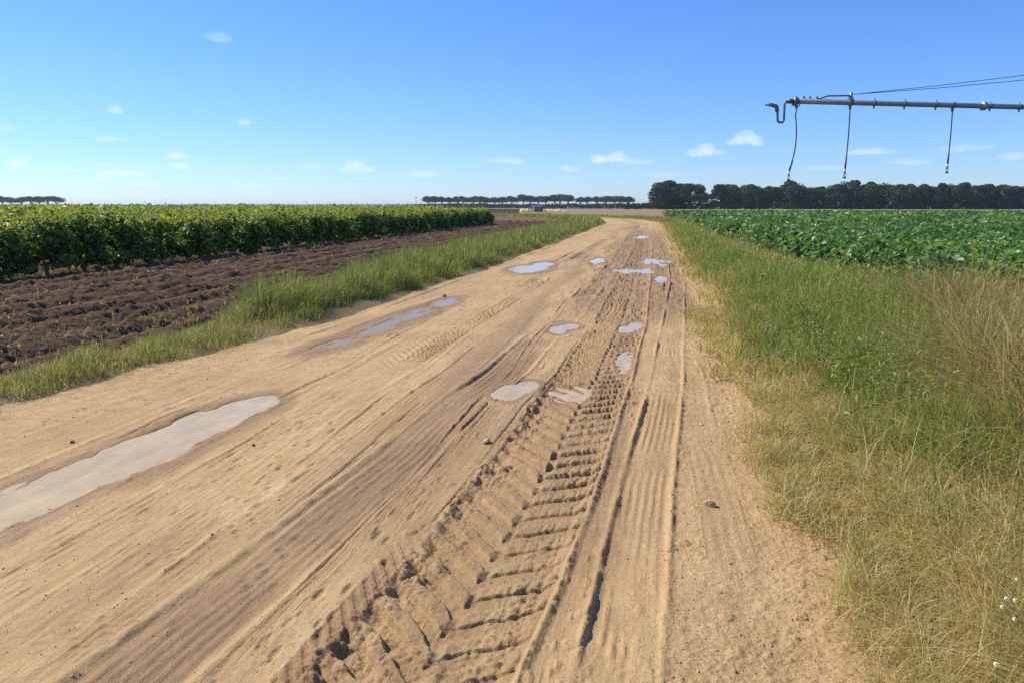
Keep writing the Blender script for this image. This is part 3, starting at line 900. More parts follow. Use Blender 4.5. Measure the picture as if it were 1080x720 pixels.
VP = [make_vine(300 + k) for k in range(6)]
used = set(); cnt = 0
FRONT = 'leafy green grapevine in the front row, facing the ploughed strip'
BEHIND = 'leafy green grapevine in the rows behind the front row'
for row in range(7):
    x = -14.05 - 2.3 * row
    y = (12.5 + 1.0 * row) + R.uniform(0, .6)
    yend = 67 + R.uniform(-1, 1)
    while y < yend and cnt < 292:
        pi = int(R.integers(6)); sc_ = R.uniform(.90, 1.08)
        if row == 0 and R.random() < .05: y += 1.35; continue
        loc = (x + R.normal(0, .07), y + R.normal(0, .08), 0)
        rz = math.pi / 2 + (math.pi if R.random() < .5 else 0) + R.normal(0, .08)
        big = R.uniform(.82, 1.01)
        if pi not in used:
            used.add(pi); o = VP[pi]; o.location = loc; o.rotation_euler = (0, 0, rz); o.scale = (sc_, sc_ * 1.1, big)
        else:
            o = copy_tree(VP[pi], loc, rz, (sc_, sc_ * 1.1, big))
        if row == 0: tag(o, FRONT, 'grapevine', 'grapevines of the front row')
        else: tag(o, BEHIND, 'grapevine', 'grapevines behind the front row')
        cnt += 1; y += 1.36 * R.uniform(.86, 1.16)

# vines beyond the first rows read as one green sea
cl = Cloud()
row_x = np.arange(-14.05 - 2.3 * 7, -128, -2.3)
for rx in row_x:
    dist = -rx
    n = int(np.clip(2600 - 14 * (dist - 30), 900, 2600))
    y0 = max(3, .9 * dist - 12)
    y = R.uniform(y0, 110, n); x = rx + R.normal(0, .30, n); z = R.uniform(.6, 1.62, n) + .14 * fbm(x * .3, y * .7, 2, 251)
    yy = np.clip((z - .85) / .4, 0, 1)[:, None]  # backlight on the row tops painted as yellower upper leaves, with young growth
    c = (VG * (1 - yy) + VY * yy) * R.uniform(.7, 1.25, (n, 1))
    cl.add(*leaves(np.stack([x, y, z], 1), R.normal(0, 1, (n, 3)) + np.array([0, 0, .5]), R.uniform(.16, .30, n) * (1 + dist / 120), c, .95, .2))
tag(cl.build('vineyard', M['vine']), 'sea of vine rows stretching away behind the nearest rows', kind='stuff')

# vine stakes in the front row
st = []
for k, y in enumerate((30.6, 22.6, 50.5)):
    mb = MB(); mb.tube([(0, 0, -.2), (.01, 0, .8), (.0, .015, 1.5)], [.032, .03, .028], 8)
    o = mb.build('vine_stake', M['wood'], None, True); o.location = (-13.72 if k == 0 else -14.05, y, 0)
    tag(o, 'slim grey wooden stake standing clear in front of the front vine row' if k == 0 else 'grey wooden stake half hidden among the front row of vines', 'stake', 'stakes along the front vine row')


# ------------------------------------------------------------------ broad-leaved crop
CG = np.array([.095, .200, .036]); CL = np.array([.165, .290, .050]); CB = np.array([.13, .215, .085])


def make_crop(seed):
    rs = np.random.default_rng(seed)
    root = empty('crop_plant', (0, 0, 0))
    mb = MB(); P = []; Nn = []; S = []; C = []; U = []
    for q in range(13):
        a = rs.uniform(0, 6.28); r = rs.uniform(.08, .40); h = rs.uniform(.40, .82)
        mb.tube([(0, 0, -.05), (r * .35 * math.cos(a), r * .35 * math.sin(a), h * .55), (r * math.cos(a), r * math.sin(a), h)], [.010, .008, .005], 5)
        for m_ in range(8):
            t = rs.uniform(.45, 1.0); aa = a + rs.normal(0, .9)
            p = np.array([r * t * math.cos(a), r * t * math.sin(a), h * (.25 + .75 * t)]) + rs.normal(0, .05, 3)
            P.append(p); out = np.array([math.cos(aa), math.sin(aa), 0])
            Nn.append(out * rs.uniform(.1, .9) + np.array([0, 0, 1.0]) + rs.normal(0, .25, 3)); U.append(out - np.array([0, 0, .35]))
            S.append(rs.uniform(.085, .155)); C.append((CG if rs.random() < .4 else CL if rs.random() < .5 else CB) * rs.uniform(.75, 1.25))
    kid(root, mb.build('stem', M['stem'], root, True))
    V, F, CC = leaves(np.array(P), np.array(Nn), np.array(S), np.array(C), .85, .18, np.array(U))
    kid(root, mesh_np('foliage', V, F, M['crop'], root, CC))
    return root


CP = [make_crop(500 + k) for k in range(5)]
used = set(); cnt = 0
for row in range(4):
    y = 7.0 + .3 * row
    while y < 46 and cnt < 270:
        x = float(crop_edge(y)) + .2 + .66 * row + .25 * float(fbm(np.array([y * .25]), np.array([row * 2.2]), 3, 261)[0]) + R.normal(0, .07)
        if row == 0 and R.random() < .2: y += .8; continue
        pi = int(R.integers(5)); s = R.uniform(.82, 1.15)
        loc = (x, y, float(crop_soil(np.array([x]), np.array([y]))[0])); rz = R.uniform(0, 6.28)
        if pi not in used:
            used.add(pi); o = CP[pi]; o.location = loc; o.rotation_euler = (0, 0, rz); o.scale = (s, s, s)
        else: o = copy_tree(CP[pi], loc, rz, (s, s, s))
        tag(o, 'broad-leaved dark green crop plant at the near edge of the field on the right', 'crop plant', 'crop plants along the field edge')
        cnt += 1; y += .62 * R.uniform(.85, 1.2)

cl = Cloud()
for (a, b, x0, x1, dens, s0, s1) in ((3, 26, 3.3, 32, 95, .085, .15), (26, 50, 3.0, 62, 34, .12, .21), (50, 90, 2.9, 105, 10, .20, .36), (90, CROP_END, 2.8, 220, 2.0, .4, .75)):
    n = int((b - a) * (x1 - x0) * dens)
    y = R.uniform(a, b, n); x = R.uniform(x0, x1, n)
    lim = crop_edge(y) + np.where(y < 46, 2.2, .15); ok = x > lim
    x, y = x[ok], y[ok]; n = len(x)
    rowp = .5 + .5 * np.cos(x * 2 * math.pi / .75 + .4 * fbm(x * .2, y * .2, 2, 271))
    hummock = .10 * fbm(x * .35, y * .35, 3, 272)
    z = .05 + hummock + (R.random(n) ** .6) * (.52 + .20 * rowp)
    mixn = sstep(-.3, .3, fbm(x * .15, y * .15, 3, 273))[:, None]
    c = (CG * (1 - mixn) + CL * mixn) * R.uniform(.7, 1.35, (n, 1)); c = np.where((R.random(n) < .2)[:, None], CB, c)
    cl.add(*leaves(np.stack([x, y, z], 1), R.normal(0, .5, (n, 3)) + np.array([0, 0, 1.0]), R.uniform(s0, s1, n), c, .85, .18))
tag(cl.build('crop_field', M['crop']), 'dense field of low broad-leaved green crop stretching to the pine wood', kind='stuff')


# ------------------------------------------------------------------ pines
PG = np.array([.042, .072, .028]); PL = np.array([.105, .150, .050])


def make_pine(seed, umbrella):
    rs = np.random.default_rng(seed)
    root = empty('stone_pine', (0, 0, 0))
    H = 11.0
    th = .50 * H if umbrella else .40 * H
    mb = MB()
    lx, ly = rs.normal(0, .5, 2)
    mb.tube([(0, 0, -.3), (lx * .3, ly * .3, th * .5), (lx, ly, th), (lx * 1.1, ly * 1.1, H * .84)], [.30, .24, .2, .08], 7)
    P = []; Nn = []; S = []; C = []
    nl = 14 if umbrella else 30
    for q in range(nl):
        a = q / nl * 6.28 + rs.normal(0, .3); r = (4.0 if umbrella else 4.9) * rs.uniform(.25, 1) ** .7
        zc = th + (H - th) * (.50 if umbrella else rs.uniform(-.40, .80)) + rs.normal(0, .3) - (.09 * r * r * .5)
        R_ = rs.uniform(2.0, 2.9) if umbrella else rs.uniform(1.5, 2.4)
        if q < 4: r *= .45; zc = H - R_ * .75
        cx, cy = lx + r * math.cos(a), ly + r * math.sin(a)
        s0 = th * rs.uniform(.6, .98)
        mb.tube([(lx * s0 / th, ly * s0 / th, s0), ((lx + cx) / 2, (ly + cy) / 2, (s0 + zc) / 2 - .2), (cx, cy, zc)], [.12, .08, .04], 5)
        n = 230
        d = rs.normal(0, 1, (n, 3)); d /= np.linalg.norm(d, axis=1, keepdims=True)
        rr = R_ * rs.random(n) ** .28
        p = np.array([cx, cy, zc]) + d * rr[:, None] * np.array([1, 1, .85])
        P.append(p); Nn.append(d + rs.normal(0, .55, (n, 3)) + np.array([0, 0, .3])); S.append(rs.uniform(.32, .68, n))
        cc = np.where((rs.random(n) < .35)[:, None], PL, PG) * rs.uniform(.75, 1.25, (n, 1)) * rs.uniform(.85, 1.12); C.append(cc)
    kid(root, mb.build('trunk', M['bark'], root, True))
    V, F, CC = leaves(np.concatenate(P), np.concatenate(Nn), np.concatenate(S), np.concatenate(C), .7, .3)
    kid(root, mesh_np('crown', V, F, M['pine'], root, CC))
    return root


DENSE = [make_pine(700 + k, False) for k in range(5)]
UMB = [make_pine(720 + k, True) for k in range(4)]
state = {}


def plant(protos, key, px, depth, hpx, label, group, wide=1.0):
    """px: bearing (photo column at the horizon), depth ahead in metres, height in photo pixels above the horizon"""
    k = int(R.integers(len(protos)))
    fx, fy = along((px - 540) / (FPX / math.cos(PITCH)) * depth, depth)
    H = 1.6 + hpx / FPX * depth
    s = H / 11.0
    loc = (fx, fy, 0.0); rz = R.uniform(0, 6.28)
    if (key, k) not in state:
        state[(key, k)] = 1; o = protos[k]; o.location = loc; o.rotation_euler = (0, 0, rz); o.scale = (s * wide, s * wide, s)
    else: o = copy_tree(protos[k], loc, rz, (s * wide, s * wide, s))
    return tag(o, label, 'tree', group)


# the pair standing a little apart at the left end of the wood
plant(DENSE, 'd', 698, 322, 24.0, 'dark round pine at the left end of the wood, nearest the bend of the track', None, 1.35)
plant(DENSE, 'd', 726, 322, 23, 'dark round pine beside the leftmost one, just left of the gap in the wood', None, 1.35)
plant(DENSE, 'd', 712, 327, 26, 'dark pine crown filling in behind the two rounded pines left of the gap', None, 1.4)
front = [(760, 24), (775, 21.5), (796, 22.5), (815, 21), (838, 26.5), (858, 21), (880, 24), (902, 27), (922, 26.5), (945, 24), (968, 24), (990, 25), (1012, 25.5), (1035, 24), (1058, 23.5), (1078, 22), (1100, 23), (1124, 24)]
for k, (px_, h) in enumerate(front):
    if k in (4, 7):
        lab = 'taller pine bulging above the wood behind the outermost drop hose' if k == 4 else 'tallest pine of the wood, right of the middle drop hose'
        plant(DENSE, 'd', px_, 330, h - .5, lab, None, 1.2); continue
    plant(DENSE, 'd', px_, 330 + R.uniform(-6, 6), h - 1.6, 'dark green bushy pine in the continuous front of the wood beyond the crop', 'pines of the wood on the right', R.uniform(.95, 1.3))
for px_ in (772, 786, 806, 828, 849, 870, 892, 912, 934, 957, 979, 1001, 1024, 1047, 1068, 1090):
    plant(DENSE, 'd', px_, 350 + R.uniform(-5, 5), R.uniform(20, 23), 'dark pine crown in the second line of the wood, mostly hidden by the front trees', 'pines behind the front of the wood', 1.0)
far = [452, 459, 466, 474, 482, 490, 498, 506, 513, 521, 530, 541, 551, 559, 567, 575, 584, 592, 600, 612, 619, 628, 640, 647, 655, 663]
for px_ in far:
    h = 10.2 + 1.2 * math.sin(px_ * .13) * .5 + R.uniform(-.5, .6) + (1 if 545 < px_ < 605 else 0)
    plant(UMB, 'u', px_, 620 + R.uniform(-12, 12), h, 'small distant umbrella-shaped pine in the row on the horizon ahead', 'distant row of umbrella pines', R.uniform(1.15, 1.45))
for px_ in (-20, -9, 2, 12, 22, 32, 42, 52, 61):
    plant(UMB, 'u', px_, 600 + R.uniform(-10, 10), 9.6 + R.uniform(-.4, .9), 'distant dark pine in the clump above the vineyard at the left edge', 'pines above the vineyard', 1.4)


# shrubs and hedges far off
def leaf_mass(name, cx, cy, lx, ly, h, n, size, rz, c0, label, cat, kind=None):
    P = np.stack([R.uniform(-lx, lx, n), R.uniform(-ly, ly, n), h * R.random(n) ** .6], 1)
    P[:, 2] *= .72 + .5 * vnoise(P[:, 0] / (h * 2.2), P[:, 1] * .2, 281)
    c = c0 * R.uniform(.7, 1.3, (n, 1))
    V, F, C = leaves(P, R.normal(0, 1, (n, 3)) + np.array([0, 0, .4]), R.uniform(.6, 1.2, n) * size, c, .8, .2)
    o = mesh_np(name, V, F, M['hedge'], None, C); o.location = (cx, cy, 0); o.rotation_euler = (0, 0, rz)
    return tag(o, label, cat, kind=kind)


def at(px, depth): return along((px - 540) / (FPX / math.cos(PITCH)) * depth, depth)


ax, ay = at(572, 560)
leaf_mass('hedge', ax, ay, 92, 4, 3.3, 9000, 1.1, YAW, PG * .9, 'long low dark hedge under the distant row of pines', 'hedge')
ax, ay = at(900, 326)
leaf_mass('undergrowth', ax, ay, 98, 4, 2.8, 7000, .8, YAW, PG * .85, 'dark undergrowth along the foot of the wood', None, 'stuff')
ax, ay = at(330, 1700)
leaf_mass('distant_treeline', ax, ay, 330, 10, 6.0, 2200, 3.2, YAW, PG * 1.2, 'thin line of tiny trees on the far horizon', None, 'stuff')
ax, ay = at(675, 1500)
leaf_mass('distant_wood', ax, ay, 60, 10, 7.0, 900, 2.6, YAW, PG * 1.2, 'sliver of dark wood on the horizon between the pine row and the big wood', None, 'stuff')

# far end of the ploughed strip: netting band, straw, hut
ax, ay = at(531, 150)
nf = empty('fence', (ax, ay, 0), YAW); tag(nf, 'low dark grey band of fencing at the far end of the ploughed strip', 'fence')
mb = MB()
for k in range(5): mb.box(-3.1, 3.1, -.03, .03, .12 + .22 * k, .12 + .22 * k + .17)
kid(nf, mb.build('panel', M['net'], nf))
for k in range(4):
    p = MB().tube([(-3.1 + 2.067 * k, -.09, -.3), (-3.1 + 2.067 * k, -.09, 1.35)], .05, 8).build('post', M['wood'], nf, True)

ax, ay = at(567, 215)
hut = empty('hut', (ax, ay, 0), YAW + .25); tag(hut, 'tiny brown hut standing beside the pale straw at the end of the field', 'hut')
MB().box(-1.25, 1.25, -1, 1, -.3, 1.5).build('wall', M['hut'], hut)
mb = MB(); mb.add([(-1.4, -1.15, 1.5), (1.4, -1.15, 1.5), (1.4, 1.15, 1.5), (-1.4, 1.15, 1.5), (-1.4, -1.15, 1.58), (1.4, -1.15, 1.62), (1.4, 1.15, 1.9), (-1.4, 1.15, 1.86)],
                  [(0, 3, 2, 1), (4, 5, 6, 7), (0, 1, 5, 4), (1, 2, 6, 5), (2, 3, 7, 6), (3, 0, 4, 7)])
mb.build('roof', M['dsteel'], hut)
MB().box(-.4, .4, -1.04, -1.002, -.2, 1.25).build('door', M['wood'], hut)


def straw_heap(px, depth, lx, h, label):
    n = 60; t = np.linspace(-1, 1, n); yy = np.linspace(-1, 1, 9)
    X, Y = np.meshgrid(t, yy)
    Z = h * np.clip(1 - Y ** 2, 0, 1) ** .5 * np.clip(1 - X ** 8, 0, 1) * (.7 + .5 * vnoise(X * 9, Y * 2, 291)) - .1
    V = np.stack([X.ravel() * lx, Y.ravel() * 1.2, Z.ravel()], 1)
    i = np.arange(8 * n).reshape(8, n)[:, :-1].ravel(); F = np.stack([i, i + 1, i + n + 1, i + n], 1)
    o = mesh_np('straw_heap', V, F, M['straw'], smooth=True); o.location = (*at(px, depth), 0); o.rotation_euler = (0, 0, YAW)
    tag(o, label, 'straw')


straw_heap(555, 210, 1.9, 1.0, 'pale yellow straw heap left of the tiny brown hut')
straw_heap(587, 216, 3.6, .85, 'longer pale straw heap right of the tiny brown hut')

for px_, depth, h, lab in ((439, 420, 7.0, 'thin far utility pole by the left end of the pine row'), (323, 700, 6.5, 'faint far utility pole behind the golden field')):
    p = empty('utility_pole', (*at(px_, depth), 0), YAW); tag(p, lab, 'pole')
    MB().tube([(0, 0, -.3), (0, 0, h)], [.16, .11], 8).build('shaft', M['wood'], p, True)
    MB().box(-.9, .9, -.06, .06, h - .7, h - .55).build('crossarm', M['wood'], p)
    for s in (-.75, .75): MB().tube([(s, 0, h - .55), (s, 0, h - .33)], [.05, .04], 6).build('insulator', M['wplastic'], p, True)
o = MB().tube([(0, 0, -.3), (0, 0, 1.7)], .06, 8).build('marker_post', M['wplastic'], None, True); o.location = (*at(599, 205), 0)
tag(o, 'thin pale post at the far edge of the field right of the hut', 'post')


# ------------------------------------------------------------------ irrigation boom
def pix(px, py, depth):
    """point seen at photo pixel px, py when it is `depth` metres ahead (horizontal)"""
    x = px - 540; u = 360 - py
    f = FPX * math.cos(PITCH) + u * math.sin(PITCH); up = u * math.cos(PITCH) - FPX * math.sin(PITCH)
    t = depth / f
    wx, wy = along(x * t, depth)
    return Vector((wx, wy, CAM_H + up * t))


A = pix(838, 107, 20.0); B = pix(1080, 113.2, 21.4)
B.z = B.z * .5 + .5 * A.z if abs(B.z - A.z) > .3 else B.z
D = (B - A).normalized()
boom = empty('irrigation_boom', (A.x, A.y, 0)); tag(boom, 'overhanging galvanised steel irrigation boom with hanging drop hoses above the crop', 'irrigation boom')
O = Vector((A.x, A.y, 0))
UPV = Vector((0, 0, 1)); SIDE = D.cross(UPV).normalized()


def L(v): return tuple(v - O)


def along_boom(s, up=0, side=0): return A + D * s + UPV * up + SIDE * side


def s_of(px, py):                   # distance along the boom where it is seen at column px
    lo, hi = -2.0, 30.0
    for _ in range(40):
        m = (lo + hi) / 2; p = along_boom(m)
        sx = p.x * math.cos(YAW) + p.y * math.sin(YAW); sf = -p.x * math.sin(YAW) + p.y * math.cos(YAW)
        dz = p.z - CAM_H
        fz = sf * math.cos(PITCH) - dz * math.sin(PITCH)
        q = 540 + FPX * sx / fz
        if q < px: lo = m
        else: hi = m
    return lo


PR = .068
kid(boom, MB().tube([L(along_boom(0)), L(along_boom(16))], PR, 16).build('pipe', M['steel'], boom, True))
MB().tube([L(along_boom(-.03)), L(along_boom(.03))], .115, 14).build('end_flange', M['dsteel'], boom, True)
for px_ in (922, 954, 987, 1044, 1075):
    s = s_of(px_, 108)
    mb = MB().tube([L(along_boom(s - .02)), L(along_boom(s + .02))], PR + .012, 16)
    mb.tube([L(along_boom(s, .0)), L(along_boom(s, .13))], .016, 8).tube([L(along_boom(s, -.0)), L(along_boom(s, -.135))], .02, 8)
    mb.build('outlet', M['dsteel'], boom, True)
for s in (5.6, 11.4):
    MB().tube([L(along_boom(s - .04)), L(along_boom(s + .04))], PR + .05, 16).build('flange', M['steel'], boom, True)

# drop hoses
for (px_, y1, x1, bow) in ((840, 190.5, 831.5, .10), (897, 188, 890.5, .02), (1005, 182.5, 998.5, .015)):
    s = s_of(px_, 108); top = along_boom(s, -.02)
    dep = -top.x * math.sin(YAW) + top.y * math.cos(YAW)
    bot = pix(x1, y1, dep)
    pts = []
    if bow > .05:
        pts = [along_boom(s + .12, -.05), along_boom(s + .02, -.17), along_boom(s, -.34)]
        start = pts[-1]
    else:
        start = along_boom(s, -.06); pts = [start]
    tail = bot + UPV * .20
    for t in np.linspace(0, 1, 9)[1:]:
        p = start.lerp(tail, t) + D * (bow * math.sin(math.pi * t)); pts.append(p)
    h = MB().tube([L(p) for p in pts], .016, 8).build('drop_hose', M['hose'], boom, True)
    MB().tube([L(pts[-3].lerp(pts[-2], .4)), L(tail)], .024, 10).build('weight', M['hose'], h, True)
    MB().tube([L(tail + UPV * .03), L(tail - UPV * .07)], [.03, .026], 10).build('regulator', M['wplastic'], h, True)
    mb = MB().tube([L(tail - UPV * .07), L(tail - UPV * .10)], [.020, .034], 10)
    for k in range(3):
        a = k * 2.09; mb.tube([L(tail - UPV * .10 + Vector((math.cos(a), math.sin(a), 0)) * .034), L(tail - UPV * .19 + Vector((math.cos(a), math.sin(a), 0)) * .030)], .006, 5)
    mb.tube([L(tail - UPV * .17), L(tail - UPV * .215)], [.045, .036], 10)
    mb.build('sprinkler_head', M['hose'], h, True)
    mb = MB().tube([L(along_boom(s - .035)), L(along_boom(s + .035))], PR + .016, 16)
    mb.tube([L(along_boom(s, -.05)), L(along_boom(s, -.16))], .034, 8); mb.build('clamp', M['dsteel'], boom, True)

# mast bracket, stay bar and cables
s = s_of(897, 108)
mast = MB().tube([L(along_boom(s, -.05)), L(along_boom(s, .26))], .035, 8)
mast.tube([L(along_boom(s - .10, .05)), L(along_boom(s, .22))], .016, 6).tube([L(along_boom(s + .10, .05)), L(along_boom(s, .22))], .016, 6)
mast.build('mast_bracket', M['steel'], boom, True)
s2 = s_of(862, 108)
MB().tube([L(along_boom(s2, .06)), L(along_boom(s2 + .30, .15)), L(along_boom(s, .17))], .020, 8).build('stay_bar', M['dsteel'], boom, True)
TOW = 10.8
for (yy, sd) in ((79, -.35), (84, .35)):
    end = pix(1080, yy, 21.4)
    st_ = along_boom(s, .20)
    dirv = (end - st_); k = 1.0 + (along_boom(TOW) - end).dot(D) / dirv.dot(D)
    e2 = st_ + dirv * k
    MB().tube([L(st_), L(st_ + dirv * .5 - UPV * .03), L(e2)], .0085, 6).build('cable', M['dsteel'], boom, True)
# little fixings on the pipe between flange and mast
mb = MB()
for f in (.25, .42, .62): mb.tube([L(along_boom(f, .06)), L(along_boom(f, .13))], .03, 8)
mb.build('cable_clip', M['dsteel'], boom, True)
# drive tower beyond the right edge: two leaning legs, base beam and two wheels
tb = along_boom(TOW)
for sg in (-1, 1):
    mb = MB().tube([L(tb + UPV * .9 - D * .2), L(tb + SIDE * sg * 1.9 - UPV * (tb.z - .7))], .055, 8); mb.build('leg', M['steel'], boom, True)
MB().tube([L(tb - UPV * .1), L(tb + UPV * .95)], .06, 8).build('mast', M['steel'], boom, True)
MB().tube([L(tb + SIDE * -2.0 - UPV * (tb.z - .7)), L(tb + SIDE * 2.0 - UPV * (tb.z - .7))], .07, 8).build('base_beam', M['steel'], boom, True)
for sg in (-1, 1):
    c = tb + SIDE * sg * 2.0; c.z = .56
    w = MB()
    w.tube([L(c - D * .13), L(c - D * .09), L(c + D * .09), L(c + D * .13)], [.44, .52, .52, .44], 22)
    wh = w.build('wheel', M['rubber'], boom, True)
    MB().tube([L(c - D * .15), L(c + D * .15)], .24, 16).build('rim', M['steel'], wh, True)

# end gun on a swan-neck pipe
dep0 = 20.0
q = [(836, 107), (830, 107.2), (828.2, 108), (827.4, 110.5), (826.6, 127), (825.6, 129.2), (822.5, 129.5), (820.3, 128.2), (820.0, 118), (819.2, 114.5)]
neck = MB().tube([L(pix(a, b, dep0)) for a, b in q], .030, 9).build('swan_neck', M['dsteel'], boom, True)
MB().tube([L(pix(836, 107, dep0)), L(pix(830.5, 107.2, dep0))], .058, 10).build('valve', M['dsteel'], neck, True)
g = MB().tube([L(pix(819.8, 118, dep0)), L(pix(819.0, 113, dep0)), L(pix(815.5, 111.5, dep0)), L(pix(807.5, 110.6, dep0))], [.05, .055, .045, .022], 10)
gun = g.build('end_gun', M['dsteel'], boom, True)
MB().tube([L(pix(818.5, 112, dep0)), L(pix(815, 109.6, dep0)), L(pix(810.5, 109.8, dep0))], [.022, .018, .014], 7).build('drive_arm', M['steel'], gun, True)
MB().tube([L(pix(807.8, 112.2, dep0)), L(pix(807.2, 109.2, dep0))], .012, 6).build('nozzle', M['steel'], gun, True)
MB().tube([L(pix(818.2, 110, dep0)), L(pix(817.8, 113.5, dep0))], .03, 8).build('bearing', M['dsteel'], gun, True)


# ------------------------------------------------------------------ stones, clods, flowers
def rock(name, loc, size, mat, seed, label, cat):
    import bmesh
    bm = bmesh.new(); bmesh.ops.create_icosphere(bm, subdivisions=3, radius=1)
    rs = np.random.default_rng(seed)
    nn = [rs.normal(0, 1, 3) for _ in range(7)]
    for v in bm.verts:
        p = np.array(v.co)
        k = 1.0
        for a in nn:
            a = a / np.linalg.norm(a); d = p.dot(a)
            if d > .62: k = min(k, .62 / d + .08)
        v.co = Vector(p * k * np.array(size) * (1 + .06 * math.sin(9 * p[0] + seed) * math.cos(8 * p[1])))
    me = bpy.data.meshes.new(name); bm.to_mesh(me); bm.free()
    me.materials.append(mat)
    o = bpy.data.objects.new(name, me); COL.objects.link(o); o.location = loc; o.rotation_euler = (0, 0, rs.uniform(0, 6))
    return tag(o, label, cat)


def zr(x, y): return road_z(x, y)


rock('stone', (-3.16, 3.40, -.035), (.034, .026, .026), M['dstone'], 1, 'dark brown stone poking out of the long muddy puddle', 'stone')
rock('stone', (-3.33, 3.63, -.04), (.022, .016, .014), M['pstone'], 2, 'small pale stone in the long puddle just behind the dark one', 'stone')
rock('stone', (-3.02, 4.42, -.04), (.022, .018, .016), M['pstone'], 3, 'pale pebble at the near edge of the long puddle halfway along', 'stone')
rock('mud_clod', (.375, 4.05, zr(.375, 4.05) + .012), (.034, .024, .032), M['clod'], 4, 'lone pointed clod of dry earth on the sandy right side of the track', 'clod')
rock('stone', (-3.9, 4.45, zr(-3.9, 4.45) + .006), (.02, .015, .012), M['stone'], 5, 'grey brown stone on the bank left of the long puddle', 'stone')
rock('stone', (.43, 5.63, zr(.43, 5.63) + .006), (.016, .013, .012), M['pstone'], 6, 'tiny pale pebble near the grass on the right of the track', 'stone')
rock('stone', (-2.62, 4.6, zr(-2.62, 4.6) + .006), (.012, .010, .010), M['dstone'], 7, 'small dark stone on the ridge right of the long puddle', 'stone')
rock('stone', (-3.6, 13.2, zr(-3.6, 13.2) + .03), (.05, .035, .03), M['pstone'], 8, 'pale stone at the foot of the left verge beyond the shallow puddle', 'stone')
rock('mud_clod', (-1.05, 4.9, zr(-1.05, 4.9) + .012), (.035, .03, .025), M['clod'], 9, 'rounded clod thrown up left of the tractor rut', 'clod')

# loose grit and crumbs, one mass
cl = Cloud()
n = 14000
y = 1.6 + 14 * R.random(n) ** 1.8; x = np.where(R.random(n) < .55, R.uniform(.1, 1.15, n), R.uniform(-4.6, .2, n))
rad = R.uniform(.0016, .0046, n) * np.where(R.random(n) < .05, 2.0, 1) * (1 + .06 * y)
hz, wz = road_fields(x, y)
k = hz > -.043; x, y, rad, hz = x[k], y[k], rad[k], hz[k]; n = len(x)
octa = np.array([(1, 0, 0), (0, 1, 0), (-1, 0, 0), (0, -1, 0), (0, 0, .62), (0, 0, -.6)], float)
V = octa[None] * rad[:, None, None] * R.uniform(.6, 1.3, (n, 6, 1)) + np.stack([x, y, hz + rad * .25], 1)[:, None, :]
fa = np.array([(0, 1, 4), (1, 2, 4), (2, 3, 4), (3, 0, 4), (1, 0, 5), (2, 1, 5), (3, 2, 5), (0, 3, 5)])
F = (fa[None] + (np.arange(n) * 6)[:, None, None]).reshape(-1, 3)
o = mesh_np('loose_grit', V.reshape(-1, 3), F, M['clod'])
tag(o, 'loose grit and mud crumbs strewn over the track', kind='stuff')


def make_flower(seed):
    rs = np.random.default_rng(seed)
    root = empty('white_flower', (0, 0, 0))
    lx, ly = rs.normal(0, .05, 2)
    kid(root, MB().tube([(0, 0, 0), (lx * .3, ly * .3, .2), (lx, ly, .40)], [.0022, .002, .0016], 6).build('stem', M['stem'], root, True))
    mb = MB(); c = Vector((lx, ly, .40)); nrm = Vector((-.25 + rs.normal(0, .2), -.55, .75)).normalized()
    a = nrm.orthogonal().normalized(); b = nrm.cross(a); np_ = 8
    for k in range(np_):
        t = k / np_ * 6.28; d = a * math.cos(t) + b * math.sin(t); e = nrm.cross(d); r = .0075
        mb.add([tuple(c + d * .003 - e * .002), tuple(c + d * r * .6 - e * .0038 + nrm * .002), tuple(c + d * r + nrm * .001), tuple(c + d * r * .6 + e * .0038 + nrm * .002), tuple(c + d * .003 + e * .002)],
               [(0, 1, 3, 4), (1, 2, 3, 3)])
    kid(root, mb.build('petals', M['petal'], root))
    kid(root, MB().tube([tuple(c - nrm * .001), tuple(c + nrm * .003), tuple(c + nrm * .005)], [.005, .0045, .002], 10).build('flower_centre', M['pollen'], root, True))
    return root


FP = [make_flower(900 + k) for k in range(3)]
spots = [((1064, 627), 'white daisy-like flower, uppermost right of the group in the bottom right corner'), ((1071, 629), 'second white flower close beside the uppermost one'), ((1053, 643), 'white flower lowest on the left of the group by the right edge'),
         ((1066, 606), 'white flower standing alone above the group near the right edge'), ((1062, 697), 'white flower lowest of all, in the bottom right corner'), ((1066, 656), 'white flower half hidden in the middle of the group')]
for k, ((px_, py_), lab) in enumerate(spots):
    x = px_ - 540; u = 360 - py_
    f = FPX * math.cos(PITCH) + u * math.sin(PITCH); up = u * math.cos(PITCH) - FPX * math.sin(PITCH)
    zt = .26; t = (CAM_H - zt) / -up
    fx, fy = along(x * t, f * t)
    loc = (fx, fy, zt - .39)
    if k < 3: o = FP[k]; o.location = loc
    else: o = copy_tree(FP[k % 3], loc, 0)
    tag(o, lab, 'flower', 'white flowers in the right verge')

# ------------------------------------------------------------------ sky, sun, camera
w = bpy.data.worlds.new('World'); sc.world = w; w.use_nodes = True
nt = w.node_tree; nt.nodes.clear()
sky = N(nt, 'ShaderNodeTexSky', sky_type='NISHITA', sun_disc=False, sun_elevation=SUN_EL, sun_rotation=-SUN_AZ_LEFT, altitude=900, air_density=1.0, dust_density=.15, ozone_density=4.0)
tc = N(nt, 'ShaderNodeTexCoord').outputs['Generated']
bg = N(nt, 'ShaderNodeBackground'); bg.inputs['Strength'].default_value = .135
out = N(nt, 'ShaderNodeOutputWorld')


def vdot(vec):
    n = N(nt, 'ShaderNodeVectorMath', operation='DOT_PRODUCT'); nt.links.new(tc, n.inputs[0]); n.inputs[1].default_value = vec; return n.outputs['Value']


